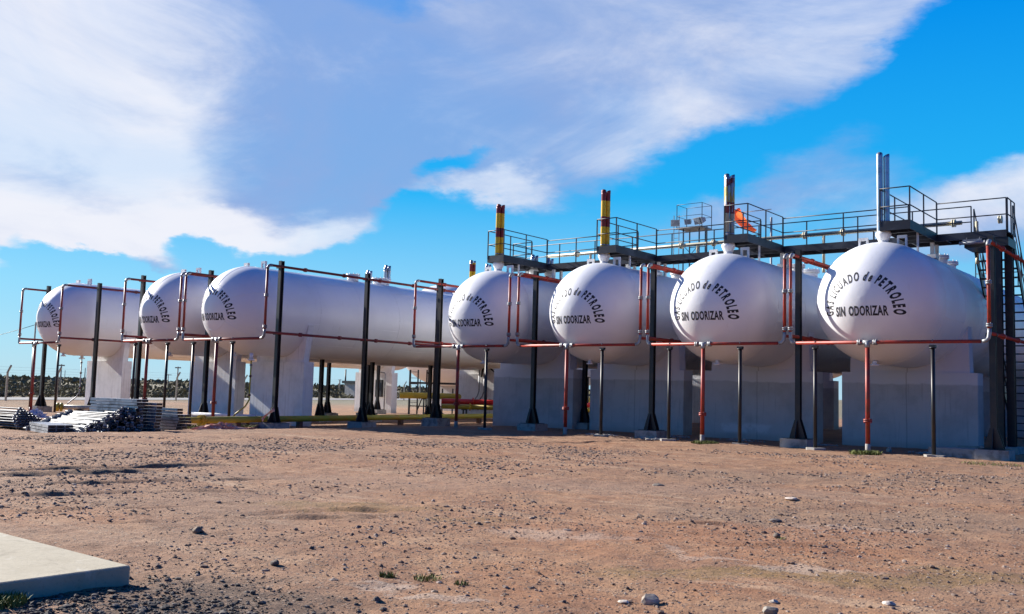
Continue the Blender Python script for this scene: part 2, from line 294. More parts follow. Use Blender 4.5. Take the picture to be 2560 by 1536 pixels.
# ---------------------------------------------------------------- mesh helpers
class MB:
    def __init__(s): s.v = []; s.f = []; s.sm = []
    def add(s, vs, fs, smooth=False):
        o = len(s.v); s.v += [tuple(v) for v in vs]; s.f += [tuple(i+o for i in f) for f in fs]; s.sm += [smooth]*len(fs); return s
    def box(s, x0, x1, y0, y1, z0, z1):
        return s.add([(x, y, z) for z in (z0, z1) for x, y in ((x0, y0), (x1, y0), (x1, y1), (x0, y1))],
              [(3, 2, 1, 0), (4, 5, 6, 7), (0, 1, 5, 4), (1, 2, 6, 5), (2, 3, 7, 6), (3, 0, 4, 7)])
    def bar(s, a, b, w, h, up=(0, 0, 1)):
        a = Vector(a); b = Vector(b); d = (b-a).normalized(); sd = d.cross(Vector(up))
        if sd.length < 1e-3: sd = d.cross(Vector((0, 1, 0)))
        sd.normalize(); u = sd.cross(d); vs = []
        for p in (a, b):
            for i, j in ((-1, -1), (1, -1), (1, 1), (-1, 1)): vs.append(p + sd*(i*w/2) + u*(j*h/2))
        return s.add(vs, [(3, 2, 1, 0), (4, 5, 6, 7), (0, 1, 5, 4), (1, 2, 6, 5), (2, 3, 7, 6), (3, 0, 4, 7)])
    def cyl(s, a, b, r, r2=None, n=12, cap=True):
        a = Vector(a); b = Vector(b); r2 = r if r2 is None else r2; d = (b-a).normalized()
        x = d.orthogonal().normalized(); y = d.cross(x); vs = []
        for p, q in ((a, r), (b, r2)):
            for i in range(n):
                t = 2*PI*i/n; vs.append(p + x*(q*math.cos(t)) + y*(q*math.sin(t)))
        s.add(vs, [(i, (i+1) % n, n+(i+1) % n, n+i) for i in range(n)], True)
        if cap:
            s.add(vs[:n], [tuple(reversed(range(n)))]); s.add(vs[n:], [tuple(range(n))])
        return s
    def tube(s, pts, r, n=10):
        """one swept tube through the points"""
        pts = [Vector(p) for p in pts]; rings = []; x = None
        for i, p in enumerate(pts):
            d = (pts[min(i+1, len(pts)-1)] - pts[max(i-1, 0)]).normalized()
            x = d.orthogonal().normalized() if x is None else (x - d*x.dot(d)).normalized()
            y = d.cross(x); rings.append([p + x*(r*math.cos(2*PI*k/n)) + y*(r*math.sin(2*PI*k/n)) for k in range(n)])
        vs = [v for g in rings for v in g]; fs = []
        for i in range(len(pts)-1):
            for k in range(n): fs.append((i*n+k, i*n+(k+1) % n, (i+1)*n+(k+1) % n, (i+1)*n+k))
        s.add(vs, fs, True); s.add(rings[0], [tuple(reversed(range(n)))]); s.add(rings[-1], [tuple(range(n))]); return s
    def lathe(s, prof, c=(0, 0, 0), axis='Z', n=24):
        """profile of (radius, height)"""
        vs = []; fs = []; c = Vector(c)
        for r, h in prof:
            for i in range(n):
                t = 2*PI*i/n; a, b_ = r*math.cos(t), r*math.sin(t)
                vs.append(c + Vector((a, b_, h) if axis == 'Z' else (b_, h, a) if axis == 'Y' else (h, a, b_)))
        for j in range(len(prof)-1):
            for i in range(n): fs.append((j*n+i, j*n+(i+1) % n, (j+1)*n+(i+1) % n, (j+1)*n+i))
        return s.add(vs, fs, True)
    def prism(s, poly, axis, a, b):
        """polygon (u, v) swept along an axis: 'Y' gives (x,z), 'X' gives (y,z)"""
        n = len(poly); mk = (lambda u, v, t: (u, t, v)) if axis == 'Y' else (lambda u, v, t: (t, u, v)) if axis == 'X' else (lambda u, v, t: (u, v, t))
        vs = [mk(u, v, a) for u, v in poly] + [mk(u, v, b) for u, v in poly]
        return s.add(vs, [tuple(range(n)), tuple(reversed(range(n, 2*n)))] + [(i, n+i, n+(i+1) % n, (i+1) % n) for i in range(n)])
    def ball(s, c, r, n=10):
        return s.lathe([(max(1e-4, r*math.sin(PI*j/6)), -r*math.cos(PI*j/6)) for j in range(7)], c, 'Z', n)
    def build(s, name, m, parent=None, loc=None, fix=True):
        me = bpy.data.meshes.new(name); me.from_pydata(s.v, [], s.f); me.polygons.foreach_set('use_smooth', s.sm)
        if fix:
            import bmesh
            bm = bmesh.new(); bm.from_mesh(me); bmesh.ops.remove_doubles(bm, verts=bm.verts, dist=1e-5); bmesh.ops.recalc_face_normals(bm, faces=bm.faces)
            bm.to_mesh(me); bm.free()
        o = bpy.data.objects.new(name, me); me.materials.append(MT[m]); COL.objects.link(o)
        if parent is not None: o.parent = parent
        if loc is not None: o.location = loc
        return o
def tag(o, label=None, cat=None, group=None, kind=None):
    if label: o['label'] = label
    if cat: o['category'] = cat
    if group: o['group'] = group
    if kind: o['kind'] = kind
    return o
def thing(name, loc, label, cat, group=None, rz=0):
    o = bpy.data.objects.new(name, None); COL.objects.link(o); o.location = loc; o.rotation_euler = (0, 0, rz); o.empty_display_size = .2
    return tag(o, label, cat, group)
def kids(o): return list(o.children)
def dup(o, loc, rz=None, label=None, group=None):
    ch1 = kids(o); c = o.copy(); COL.objects.link(c); c.location = loc
    if rz is not None: c.rotation_euler = (0, 0, rz)
    if label: c['label'] = label
    if group: c['group'] = group
    for ch in ch1:
        g = kids(ch); d = ch.copy(); COL.objects.link(d); d.parent = c
        for q in g:
            e = q.copy(); COL.objects.link(e); e.parent = d
    return c
def arc(c, r, a0, a1, n, plane='XZ'):
    out = []
    for i in range(n+1):
        t = math.radians(a0 + (a1-a0)*i/n); u, v = r*math.cos(t), r*math.sin(t)
        out.append((c[0]+u, c[1], c[2]+v) if plane == 'XZ' else (c[0], c[1]+u, c[2]+v))
    return out

# ---------------------------------------------------------------- ground
def gz(x, y):
    """height of the yard: about level under the right tanks, a hand lower under the left ones"""
    t = min(1, max(0, (-27-x)/5)); t = t*t*(3-2*t)
    return -.21*t
def axis_pts(lo, hi, step, far, f=1.22):
    core = list(np.arange(lo, hi+step/2, step)); a = []; d = step
    p = lo
    while p > -far: d *= f; p -= d; a.append(p)
    b = []; p = hi; d = step
    while p < far: d *= f; p += d; b.append(p)
    return np.array(a[::-1] + core + b)
def fbm(shape_x, shape_y, scale, octs, seed, rough=.5):
    """value noise on the tensor grid"""
    g = np.random.default_rng(seed); T_ = g.random((256, 256)); out = 0; amp = 1; tot = 0
    for k in range(octs):
        X = shape_x[:, None]*scale + 17.3*k; Y = shape_y[None, :]*scale + 5.1*k
        xi = np.floor(X).astype(int); yi = np.floor(Y).astype(int); fx = X-xi; fy = Y-yi; fx = fx*fx*(3-2*fx); fy = fy*fy*(3-2*fy)
        q = lambda i, j: T_[(xi+i) % 256, (yi+j) % 256]
        out = out + amp*((q(0, 0)*(1-fx)+q(1, 0)*fx)*(1-fy)+(q(0, 1)*(1-fx)+q(1, 1)*fx)*fy); tot += amp; amp *= rough; scale *= 2.03
    return out/tot - .5
gx = axis_pts(-34, 1.5, .07, 5200); gy = axis_pts(1.5, 29, .06, 5200)
GX, GY = np.meshgrid(gx, gy, indexing='ij')
t = np.clip((-27-GX)/5, 0, 1); t = t*t*(3-2*t)
GZ = -.21*t
near = np.exp(-np.maximum(0, np.hypot(GX+14, GY-14)-16)/9)
rel = .10*fbm(gx, gy, .35, 3, 1) + .050*fbm(gx, gy, 2.3, 3, 2, .55) + .030*fbm(gx, gy, 7, 2, 3, .6)
# wheel ruts, running roughly along the row
def rut(px0, px1, wid, dep, seed):
    a = at(*px0, 2, 0); b = at(*px1, 2, 0); d = Vector((b.x-a.x, b.y-a.y)); L = d.length; d.normalize()
    u = (GX-a.x)*d.x + (GY-a.y)*d.y; v = -(GX-a.x)*d.y + (GY-a.y)*d.x
    v = v + .10*np.sin(u*.8+seed) + .06*np.sin(u*2.3+seed*2)
    m = np.clip(u/1.0+.5, 0, 1)*np.clip((L-u)/1.0+.5, 0, 1)
    n = fbm(gx, gy, 1.3, 3, int(seed*10)+5)+.5
    return -dep*np.exp(-(v/wid)**2)*m*n*1.6 + dep*.7*np.exp(-((v-2*wid)/wid)**2)*m*n
for r_ in [((-40, 1180), (560, 1163), .12, .085, 1), ((-40, 1193), (420, 1180), .16, .09, 2), ((0, 1240), (640, 1228), .10, .045, 3), ((280, 1306), (900, 1288), .07, .035, 4),
          ((700, 1282), (960, 1276), .10, .06, 5), ((1600, 1315), (1860, 1308), .05, .03, 6), ((1840, 1358), (2060, 1366), .10, .06, 7), ((0, 1275), (500, 1262), .06, .03, 8), ((60, 1215), (700, 1200), .08, .045, 9), ((0, 1112), (300, 1108), .08, .04, 10)]:
    rel = rel + rut(*r_)
GZ = GZ + rel*near
GZ = np.where((GX < -7.0) & (GX > -12.4) & (GY < 4.25), np.minimum(GZ, .02), GZ)
nx, ny = len(gx), len(gy)
vv = np.stack([GX, GY, GZ], -1).reshape(-1, 3)
ii, jj = np.meshgrid(np.arange(nx-1), np.arange(ny-1), indexing='ij'); a0 = (ii*ny+jj).ravel()
ff = np.stack([a0, a0+ny, a0+ny+1, a0+1], 1)
me = bpy.data.meshes.new('ground'); me.vertices.add(len(vv)); me.vertices.foreach_set('co', vv.ravel())
me.loops.add(ff.size); me.loops.foreach_set('vertex_index', ff.ravel()); me.polygons.add(len(ff)); me.polygons.foreach_set('loop_start', np.arange(0, ff.size, 4))
me.update(); me.polygons.foreach_set('use_smooth', [True]*len(ff)); me.materials.append(MT['ground'])
g = bpy.data.objects.new('ground', me); COL.objects.link(g); tag(g, kind='structure')
def gh(x, y):
    i = min(max(int(np.searchsorted(gx, x)), 1), nx-1); j = min(max(int(np.searchsorted(gy, y)), 1), ny-1)
    return float(GZ[i, j])

# pale service road along the perimeter fence, far left
F0, F1 = Vector((-72.6, 28, 0)), Vector((-91.5, 84, 0)); FD = (F1-F0).normalized(); FN = Vector((-FD.y, FD.x, 0))
mb = MB(); a = F0 - FD*80; b = F1 + FD*160
mb.add([a+FN*1.5+Vector((0, 0, -.2)), a+FN*9+Vector((0, 0, -.2)), b+FN*9+Vector((0, 0, -.2)), b+FN*1.5+Vector((0, 0, -.2))], [(0, 1, 2, 3)])
tag(mb.build('road', 'road', fix=False, loc=(0, 0, .03)), kind='structure')

# ---------------------------------------------------------------- lettering
def text_mesh(body, size, sx=1.0, bold=0.0, shear=0.0):
    """flat glyph outline of a word -> (verts, faces, width), baseline at v=0"""
    cu = bpy.data.curves.new('glyph', 'FONT'); cu.body = body; cu.size = size; cu.offset = bold; cu.shear = shear; cu.resolution_u = 3; cu.fill_mode = 'FRONT'; cu.space_word = 1.5; cu.space_character = 1.09
    ob = bpy.data.objects.new('glyph', cu); COL.objects.link(ob)
    dg = bpy.context.evaluated_depsgraph_get(); me = ob.evaluated_get(dg).to_mesh()
    vs = [(v.co.x*sx, v.co.y) for v in me.vertices]; fs = [tuple(p.vertices) for p in me.polygons]
    ob.evaluated_get(dg).to_mesh_clear()
    bpy.data.objects.remove(ob); bpy.data.curves.remove(cu)
    xs = [v[0] for v in vs] or [0]
    return vs, fs, min(xs), max(xs)
GLY = {}
def glyph(ch, size, sx, bold, shear=0.0):
    k = (ch, size, sx, bold, shear)
    if k not in GLY: GLY[k] = text_mesh(ch, size, sx, bold, shear)
    return GLY[k]
def lettering_mesh(R, lift=.004):
    mb = MB()
    def put(vs, fs, M2):
        # subdivide thin: map every vertex of the flat glyph onto the dished head
        import bmesh
        bm = bmesh.new(); bv = [bm.verts.new((*M2(u, v), 0)) for u, v in vs]
        for f in fs:
            try: bm.faces.new([bv[i] for i in f])
            except ValueError: pass
        bmesh.ops.triangulate(bm, faces=bm.faces); 
        for lim in (.16, .08):
            bmesh.ops.subdivide_edges(bm, edges=[e for e in bm.edges if e.calc_length() > lim], cuts=1); bmesh.ops.triangulate(bm, faces=bm.faces)
        bm.verts.index_update()
        out = []
        for v in bm.verts:
            u, w = v.co.x, v.co.y; d = math.sqrt(max(.01, R*R-u*u-w*w)); q = Vector((u, -d, w)); q *= (R+lift)/R; out.append(q)
        mb.add(out, [tuple(x.index for x in f.verts) for f in bm.faces]); bm.free()
    # arc of words, letter by letter
    size, sx, bold = .40, 1.06, .012
    seq = []
    for w, sh, bd in (('GAS', 0, .012), (' ', 0, 0), ('LICUADO', 0, .014), (' ', 0, 0), ('de', .35, .016), (' ', 0, 0), ('PETROLEO', 0, .021)):
        for ch in w: seq.append((ch, sh, bd))
    adv = []; gap = .052
    for ch, sh, bd in seq:
        adv.append(.12 if ch == ' ' else None)
    ws = []
    for (ch, sh, bd), a_ in zip(seq, adv):
        if a_ is not None: ws.append((a_, None)); continue
        gl = glyph(ch, size, sx, bd, sh); ws.append((gl[3]-gl[2], gl))
    rad = ARC_R; total = sum(w for w, _ in ws) + gap*(len(ws)-1)
    s = 0; th0 = math.radians(ARC_A0); span = math.radians(ARC_A0-ARC_A1); k = span*rad/total
    for w, gl in ws:
        mid = (s + w/2)*k/rad; s += w + gap
        if gl is None: continue
        ang = th0 - mid; cx, cz = rad*math.cos(ang), rad*math.sin(ang) + ARC_Z
        tx, tz = math.sin(ang), -math.cos(ang); nx_, nz_ = math.cos(ang), math.sin(ang)
        um = (gl[2]+gl[3])/2
        put(gl[0], gl[1], lambda u, v: (cx + (u-um)*tx*k + v*nx_, cz + (u-um)*tz*k + v*nz_))
    vs, fs, a_, b_ = text_mesh('SIN ODORIZAR', LINE_S, .70, .014)
    k2 = LINE_W/(b_-a_)
    put(vs, fs, lambda u, v: ((u-(a_+b_)/2)*k2 + LINE_X, v + LINE_Z))
    return mb
ARC_R, ARC_A0, ARC_A1, ARC_Z = .93, 187, -8, -.39
LINE_S, LINE_W, LINE_X, LINE_Z = .40, 1.60, -.02, -.54

# ---------------------------------------------------------------- tanks (axis along +Y)
def make_tank(R, L, label, petals=False):
    t = thing('gas_storage_tank', (0, 0, 0), label, 'storage tank', 'white horizontal gas storage tanks')
    pr = []
    for i in range(25):
        a = PI/2*i/24; pr.append((max(1e-3, R*math.sin(a)), R*(1-math.cos(a))))
    n = 10
    for i in range(1, n): pr.append((R, R + (L-2*R)*i/n))
    for i in range(25):
        a = PI/2*(1-i/24); pr.append((max(1e-3, R*math.sin(a)), L-R*(1-math.cos(a))))
    MB().lathe(pr, (0, 0, 0), 'Y', 96).build('shell', 'tank_white', t)
    # weld beads
    mb = MB()
    def ring(y, rr, w=.008):
        pts = [(rr*math.cos(2*PI*i/72), y, rr*math.sin(2*PI*i/72)) for i in range(73)]; mb.tube(pts, w, 5)
    y = R + .02
    while y < L-R: ring(y, R+.001); y += 2.45
    a = .52 if petals else .45
    if petals: ring(R*(1-math.cos(a)), R*math.sin(a), .010)
    for k in range(6 if petals else 0):
        th = 2*PI*(k+.35)/6
        mb.tube([((R+.001)*math.sin(b)*math.cos(th), R-(R+.001)*math.cos(b), (R+.001)*math.sin(b)*math.sin(th)) for b in [a+(PI/2-a)*i/14 for i in range(15)]], .008, 5)
    for i in range(int((L-2*R)/2.45)):
        th = PI*(.25 if i % 2 else .42); yy = R+.02+2.45*i
        for s_ in (th, th-PI*.5):
            mb.tube([((R+.001)*math.cos(s_), yy, (R+.001)*math.sin(s_)), ((R+.001)*math.cos(s_), yy+2.45, (R+.001)*math.sin(s_))], .007, 5)
    mb.build('weld_seam', 'tank_white', t)
    lettering_mesh(R).build('lettering', 'letter', t, (0, R, 0))
    # lifting lugs, nozzle under the belly, manway on top
    for x, yy in ((-.62, 2.2), (.62, 2.2), (-.62, L-3), (.62, L-3)):
        z = math.sqrt(R*R-x*x)
        mb = MB(); mb.box(x-.15, x-.10, yy-.05, yy+.05, z-.06, z+.30).box(x+.10, x+.15, yy-.05, yy+.05, z-.06, z+.30).box(x-.15, x+.15, yy-.05, yy+.05, z+.24, z+.33)
        mb.build('lifting_lug', 'white_paint', t)
    MB().cyl((0, 1.35, -R*.93-.05), (0, 1.35, -R-.02), .07, n=14).cyl((0, 1.35, -R-.02), (0, 1.35, -R-.07), .13, n=16).build('drain_nozzle', 'white_paint', t)
    mb = MB(); z = R-.08
    for x, yy, r in ((.35, 7.6, .34), (.1, 9.6, .42), (-.2, 16, .42)):
        z = math.sqrt(R*R-x*x)-.04
        mb = MB(); mb.cyl((x, yy, z), (x, yy, z+.22), r*.8, n=20).cyl((x, yy, z+.22), (x, yy, z+.27), r, n=24).cyl((x, yy, z+.28), (x, yy, z+.34), r, n=24)
        for k in range(10):
            q = 2*PI*k/10; mb.cyl((x+r*.88*math.cos(q), yy+r*.88*math.sin(q), z+.2), (x+r*.88*math.cos(q), yy+r*.88*math.sin(q), z+.39), .022, n=6)
        mb.build('manway', 'white_paint', t)
    return t
R_T, R_L = 1.975, 1.94
TX = [-26.11, -20.71, -15.31, -9.87]; TZ = 4.742; TY = 29.41
LX = [-50.0, -39.9, -34.95]; LZ = 4.755; LY = 23.25
tank = make_tank(R_T, 28, 'white gas tank with its lettering, first of the right hand row beside the stair tower')
tank.location = (TX[3], TY, TZ)
dup(tank, (TX[0], TY, TZ), label='white gas tank under the leftmost red and yellow vent stack')
dup(tank, (TX[1], TY, TZ), label='white gas tank second of the right hand row, under a red and yellow stack')
dup(tank, (TX[2], TY, TZ), label='white gas tank under the worn silver vent stack next to the orange windsock')
tl = make_tank(R_L, 27.5, 'long white gas tank seen from its side, nearest of the left hand group', True)
tl.location = (LX[2], LY, LZ)
dup(tl, (LX[1], LY, LZ), label='white gas tank just behind the nearest long tank of the left hand group')
dup(tl, (LX[0], LY, LZ), label='far left white gas tank behind the aluminium scaffold piles')
# a larger tank far behind, only its pale roof shows over the long tank
t = thing('storage_tank', (-53.3, 53.7, 6.0), 'large white tank far behind whose rounded roof shows above the long tank', 'storage tank')
pr = [(max(1e-3, 4.2*math.sin(PI/2*i/16)), 4.2*(1-math.cos(PI/2*i/16))) for i in range(17)]; pr += [(4.2, 12), (4.2, 22)] + [(max(1e-3, 4.2*math.cos(PI/2*i/16)), 22+4.2*math.sin(PI/2*i/16)) for i in range(1, 17)]
MB().lathe(pr, (0, 0, 0), 'Y', 64).build('shell', 'tank_white', t)
for y in (5, 17): MB().box(-1.9, 1.9, y-.3, y+.3, -6.3, -3.2).build('support_leg', 'pier', t)

# ---------------------------------------------------------------- concrete saddle piers
def make_pier(w, r, zc, g0, label, thick=.62, pm='pier'):
    p = thing('concrete_pier', (0, 0, 0), label, 'pier', 'concrete piers under the tanks')
    h = w/2
    MB().box(-h, h, 0, thick+.12, g0-.25, 2.6).build('base', pm, p)
    hb, ht, zt = h*.885, h*.80, zc-.55
    poly = [(-hb, 2.6), (hb, 2.6), (ht, zt)]
    at_ = math.acos(min(1, (zt-zc)/-(r+.012))); a1 = math.asin(min(1, ht/(r+.012)))
    rr = r+.012
    th = math.asin((zt-zc)/rr)
    pts = [(rr*math.cos(a), zc+rr*math.sin(a)) for a in [th + (-PI-2*th)*i/30 for i in range(31)]]
    poly = [(-hb, 2.602), (hb, 2.602), (max(ht, pts[0][0]+.03), zt)] + pts + [(-max(ht, pts[0][0]+.03), zt)]
    # keep the cradle above the base where the tank dips close
    poly = [(u, max(v, 2.602)) for u, v in poly]
    MB().prism(poly, 'Y', .12, thick).build('cradle', pm, p)
    return p
def pier_fix(mesh_ob): pass
pt = make_pier(4.50, R_T, TZ, 0, 'wide white concrete pier under the rightmost tank, beside the dark stair tower')
pt.location = (-9.92, 34.3, 0)
for i, lab in ((2, 'white pier under the worn silver stack tank, pale splash marks along its foot'), (1, 'white concrete pier under the second tank of the right hand row'), (0, 'white concrete pier under the tank with the leftmost banded stack')):
    dup(pt, (TX[i]-.08, 34.3, 0), label=lab)
for i, lab in enumerate(('rear concrete pier under the tank with the leftmost banded stack', 'rear concrete pier under the second tank of the right hand row', 'rear concrete pier seen in shade between the two rightmost front piers', 'rear concrete pier under the rightmost tank')):
    dup(pt, (TX[i]-.08, 51.0, 0), label=lab)
pl = make_pier(3.75, R_L, LZ, -.25, 'pale blue grey concrete pier under the nearest long tank, behind the footing wrapped in tape', .42, 'pier_pale')
pl.location = (LX[2], 26.9, 0)
dup(pl, (LX[1], 26.9, 0), label='concrete pier crossed by a slanting band of sunlight, behind the thin red feed pipe')
dup(pl, (LX[0], 26.9, 0), label='sunlit streaky white pier under the far left tank, behind the tall plank stack')
dup(pl, (LX[0], 46.9, 0), label='distant rear pier under the far left tank with a dark box on its face')
dup(pl, (LX[1], 46.5, 0), label='rear pier behind the lone red feed pipe with thin conduits running down it')
dup(pl, (LX[2], 46.5, 0), label='rear pier of the nearest long tank hidden behind the right hand row')

# ---------------------------------------------------------------- pipe loops round the tanks
FZ, TOPZ, LOWZ = 3.38, 6.27, 3.62
def flange(mb, c, ax, r=.085, w=.05):
    c = Vector(c); d = Vector(ax)*w; mb.cyl(c-d, c-d*.1, r, n=12).cyl(c+d*.1, c+d, r, n=12)
    o = Vector(ax).orthogonal().normalized()*(r*.82); o2 = Vector(ax).cross(o).normalized()*(r*.82)
    for q in (o, -o, o2, -o2): mb.cyl(c+q-d*1.5, c+q+d*1.5, .012, n=5)
    return mb
def make_frame(xl, xr, xf, y, m, mf, foot, yend, label, zr=0.0):
    t = thing('water_spray_pipework', (xf, y, 0), label, 'pipework', 'fire water pipe loops around the tanks'); t['_'] = 0; del t['_']
    o = Vector((xf, y, 0))
    def L(p): return Vector(p)-o
    r = .052; e = .16
    MB().cyl(L((xl+e+.05, y, FZ)), L((xr-e-.05, y, FZ)), r, n=14).build('front_pipe', m, t)
    # feed riser from the ground with its tee and ground stub
    MB().cyl(L((xf, y, foot+.28)), L((xf, y, FZ-.10)), .068, n=14).build('feed_pipe', m, t)
    MB().cyl(L((xf, y, foot-.15)), L((xf, y, foot+.28)), .078, n=14).build('ground_sleeve', 'footing' if m == 'red_pipe' else m, t)
    flange(MB(), L((xf, y, foot+.98)), (0, 0, 1), .13).build('flange', m, t)
    mb = MB(); mb.cyl(L((xf-.16, y, FZ)), L((xf+.16, y, FZ)), .068, n=14).cyl(L((xf, y, FZ-.16)), L((xf, y, FZ)), .08, n=14).build('tee', mf, t)
    for dx in (-.24, .24): flange(MB(), L((xf+dx, y, FZ)), (1, 0, 0), .09).build('flange', mf, t)
    for s, x in ((1, xl), (-1, xr)):
        # double elbow from the front pipe into the riser
        p = [(x+s*e*1.1, y, FZ), (x+s*e*.45, y, FZ+.02), (x+s*e*.1, y+.02, FZ+.10), (x, y+.03, FZ+.24), (x, y+.03, LOWZ+.12)]
        MB().tube([L(q) for q in p], .056, 12).build('elbow', mf, t)
        MB().cyl(L((x, y+.03, LOWZ+.12)), L((x, y+.03, TOPZ-.14)), r, n=14).build('riser', m, t)
        flange(MB(), L((x, y+.03, LOWZ+.22)), (0, 0, 1), .085).build('flange', mf, t)
        flange(MB(), L((x, y+.03, (FZ+TOPZ)/2+.25)), (0, 0, 1), .085).build('flange', mf, t)
        MB().tube([L((x, y+.03, TOPZ-.14))] + [L((x, y+.19-.16*math.cos(math.radians(a)), TOPZ-.14+.16*math.sin(math.radians(a)))) for a in (25, 50, 75, 90)] + [L((x, y+.24, TOPZ+.02))], .06, 12).build('elbow', mf, t)
        up = MB().cyl(L((x, y+.24, TOPZ+.02)), L((x, yend, TOPZ+.02)), r, n=12).build('upper_pipe', m, t)
        lo = MB().cyl(L((x, y+.03, LOWZ)), L((x, yend, LOWZ)), r, n=12).build('lower_pipe', m, t)
        k = 0
        for yy in [y+1.9+2.1*i for i in range(8)]:
            if yy > yend: break
            flange(MB(), L((x, yy, TOPZ+.02)), (0, 1, 0), .085).build('coupling', m, up)
            flange(MB(), L((x, yy-.1, LOWZ)), (0, 1, 0), .085).build('coupling', m, lo)
    return t
TF = [(-29.25, -23.95, -26.6), (-23.5, -17.85, -21.05), (-17.55, -12.42, -15.32), (-12.22, -6.32, -9.75)]
LF = [(-51.9, -47.55, -50.0), (-41.55, -36.95, -39.3), (-36.6, -30.95, -34.05)]
tl_ = ['dark red pipe loop in front of the leftmost banded stack tank', 'red pipe loop around the second tank of the right hand row', 'bright red pipe loop around the tank with the worn silver stack', 'bright red pipe loop around the rightmost tank beside the stair tower']
for i, (a, b, c) in enumerate(TF):
    make_frame(a, b, c, 29.7, 'red_pipe', 'galv', 0.0, 54, tl_[i])
ll_ = ['old red pipe loop standing free against the sky at the far left tank', 'old red pipe loop around the middle tank of the left hand group', 'dark old red pipe loop running along the nearest long tank']
for i, (a, b, c) in enumerate(LF):
    make_frame(a, b, c, 23.1, 'red_old', 'galv_dark', -.21, 47, ll_[i])

# thin round posts that carry the front pipes
def make_support(label, g0, m='black_steel'):
    t = thing('pipe_support_post', (0, 0, 0), label, 'support post', 'thin dark posts under the front pipes')
    MB().cyl((0, 0, g0-.1), (0, 0, FZ-.20), .058, n=12).build('post', m, t)
    MB().cyl((0, 0, FZ-.20), (0, 0, FZ-.165), .10, n=12).box(-.09, .09, -.07, .07, FZ-.165, FZ-.10).build('saddle', m, t)
    MB().tube([(0, .058*math.cos(a)-.0, FZ+.058*math.sin(a)) for a in [PI*i/8-PI*.0 for i in range(9)]], .012, 6).build('clamp', 'galv', t)
    return t
def px_x(px, py, y):
    return at(px, py, 1, y).x
sup = None
SUPL = [('thin dark post under the far left end of the free standing pipe loop', 79, 950, 23.1, -.21), ('thin dark post just right of the red brown feed pipe at far left', 141, 960, 23.1, -.21),
        ('thin dark post left of the middle feed pipe, behind the tall plank stack', 333, 950, 23.1, -.21), ('thin dark post in front of the sky gap right of the plank stack', 414, 950, 23.1, -.21),
        ('thin dark post left of the taped footing at the end of the yellow pipe', 479, 950, 23.1, -.21), ('thin dark post between the red feed pipe and the taped footing', 577, 950, 23.1, -.21),
        ('thin dark post in front of the pier under the leftmost banded stack tank', 1214, 980, 29.7, 0), ('thin dark post left of centre on the second pier of the right hand row', 1504, 980, 29.7, 0),
        ('thin dark post at the right edge of the second pier of the right hand row', 1673, 980, 29.7, 0), ('thin dark post at the middle of the pier with the pale splash marks', 1850, 980, 29.7, 0),
        ('thin dark post in the gap between the two rightmost piers', 2038, 980, 29.7, 0), ('thin dark post in front of the rightmost pier', 2333, 980, 29.7, 0)]
for k, (lab, px, py, y, g0) in enumerate(SUPL):
    x = px_x(px, py, y)
    if k == 0: sup = make_support(lab, 0); sup.location = (x, y, 0); 
    else: s_ = dup(sup, (x, y, 0), label=lab)
    if y > 25:
        b = MB(); hh = .07
        rg = random.Random(k)
        pts = [(.34*math.cos(2*PI*i/9)*rg.uniform(.7, 1.2), .26*math.sin(2*PI*i/9)*rg.uniform(.7, 1.2)) for i in range(9)]
        b.prism(pts, 'Z', -.1, hh); ob = b.build('footing', 'footing', s_)

# heavy black I section posts beside the tanks
def make_ipost(label, ztop=6.55, g0=0.0, name='steel_post'):
    t = thing(name, (0, 0, 0), label, 'steel post', 'black I beam posts beside the tanks')
    mb = MB(); w = .085; z0 = g0+.28
    mb.box(-w, w, -w, -w+.02, z0, ztop).box(-w, w, w-.02, w, z0, ztop).box(-.012, .012, -w+.02, w-.02, z0, ztop).build('i_beam', 'black_steel', t)
    # flared gusset foot
    mb = MB(); mb.prism([(-.26, z0+.02), (.26, z0+.02), (.25, z0+.10), (w+.003, z0+.62), (-w-.003, z0+.62), (-.25, z0+.10)], 'Y', -w-.022, -w-.004)
    mb.prism([(-.26, z0+.02), (.26, z0+.02), (.25, z0+.10), (w+.003, z0+.62), (-w-.003, z0+.62), (-.25, z0+.10)], 'Y', w+.004, w+.022)
    mb.prism([(-.33, z0+.02), (-w-.022, z0+.02), (-w-.022, z0+.6), (-w-.04, z0+.6)], 'X', -.01, .01).prism([(.33, z0+.02), (w+.022, z0+.02), (w+.022, z0+.6), (w+.04, z0+.6)], 'X', -.01, .01)
    mb.box(-.36, .36, -.34, .34, z0, z0+.019).build('base_plate', 'black_steel', t)
    MB().box(-.46, .46, -.42, .42, g0-.2, z0-.002).build('footing', 'footing', t)
    MB().box(-.16, .16, -w-.05, -w-.002, TOPZ-.03, TOPZ+.07).box(-.16, .16, -w-.05, -w-.002, LOWZ-.06, LOWZ+.04).build('clamp', 'black_steel', t)
    return t
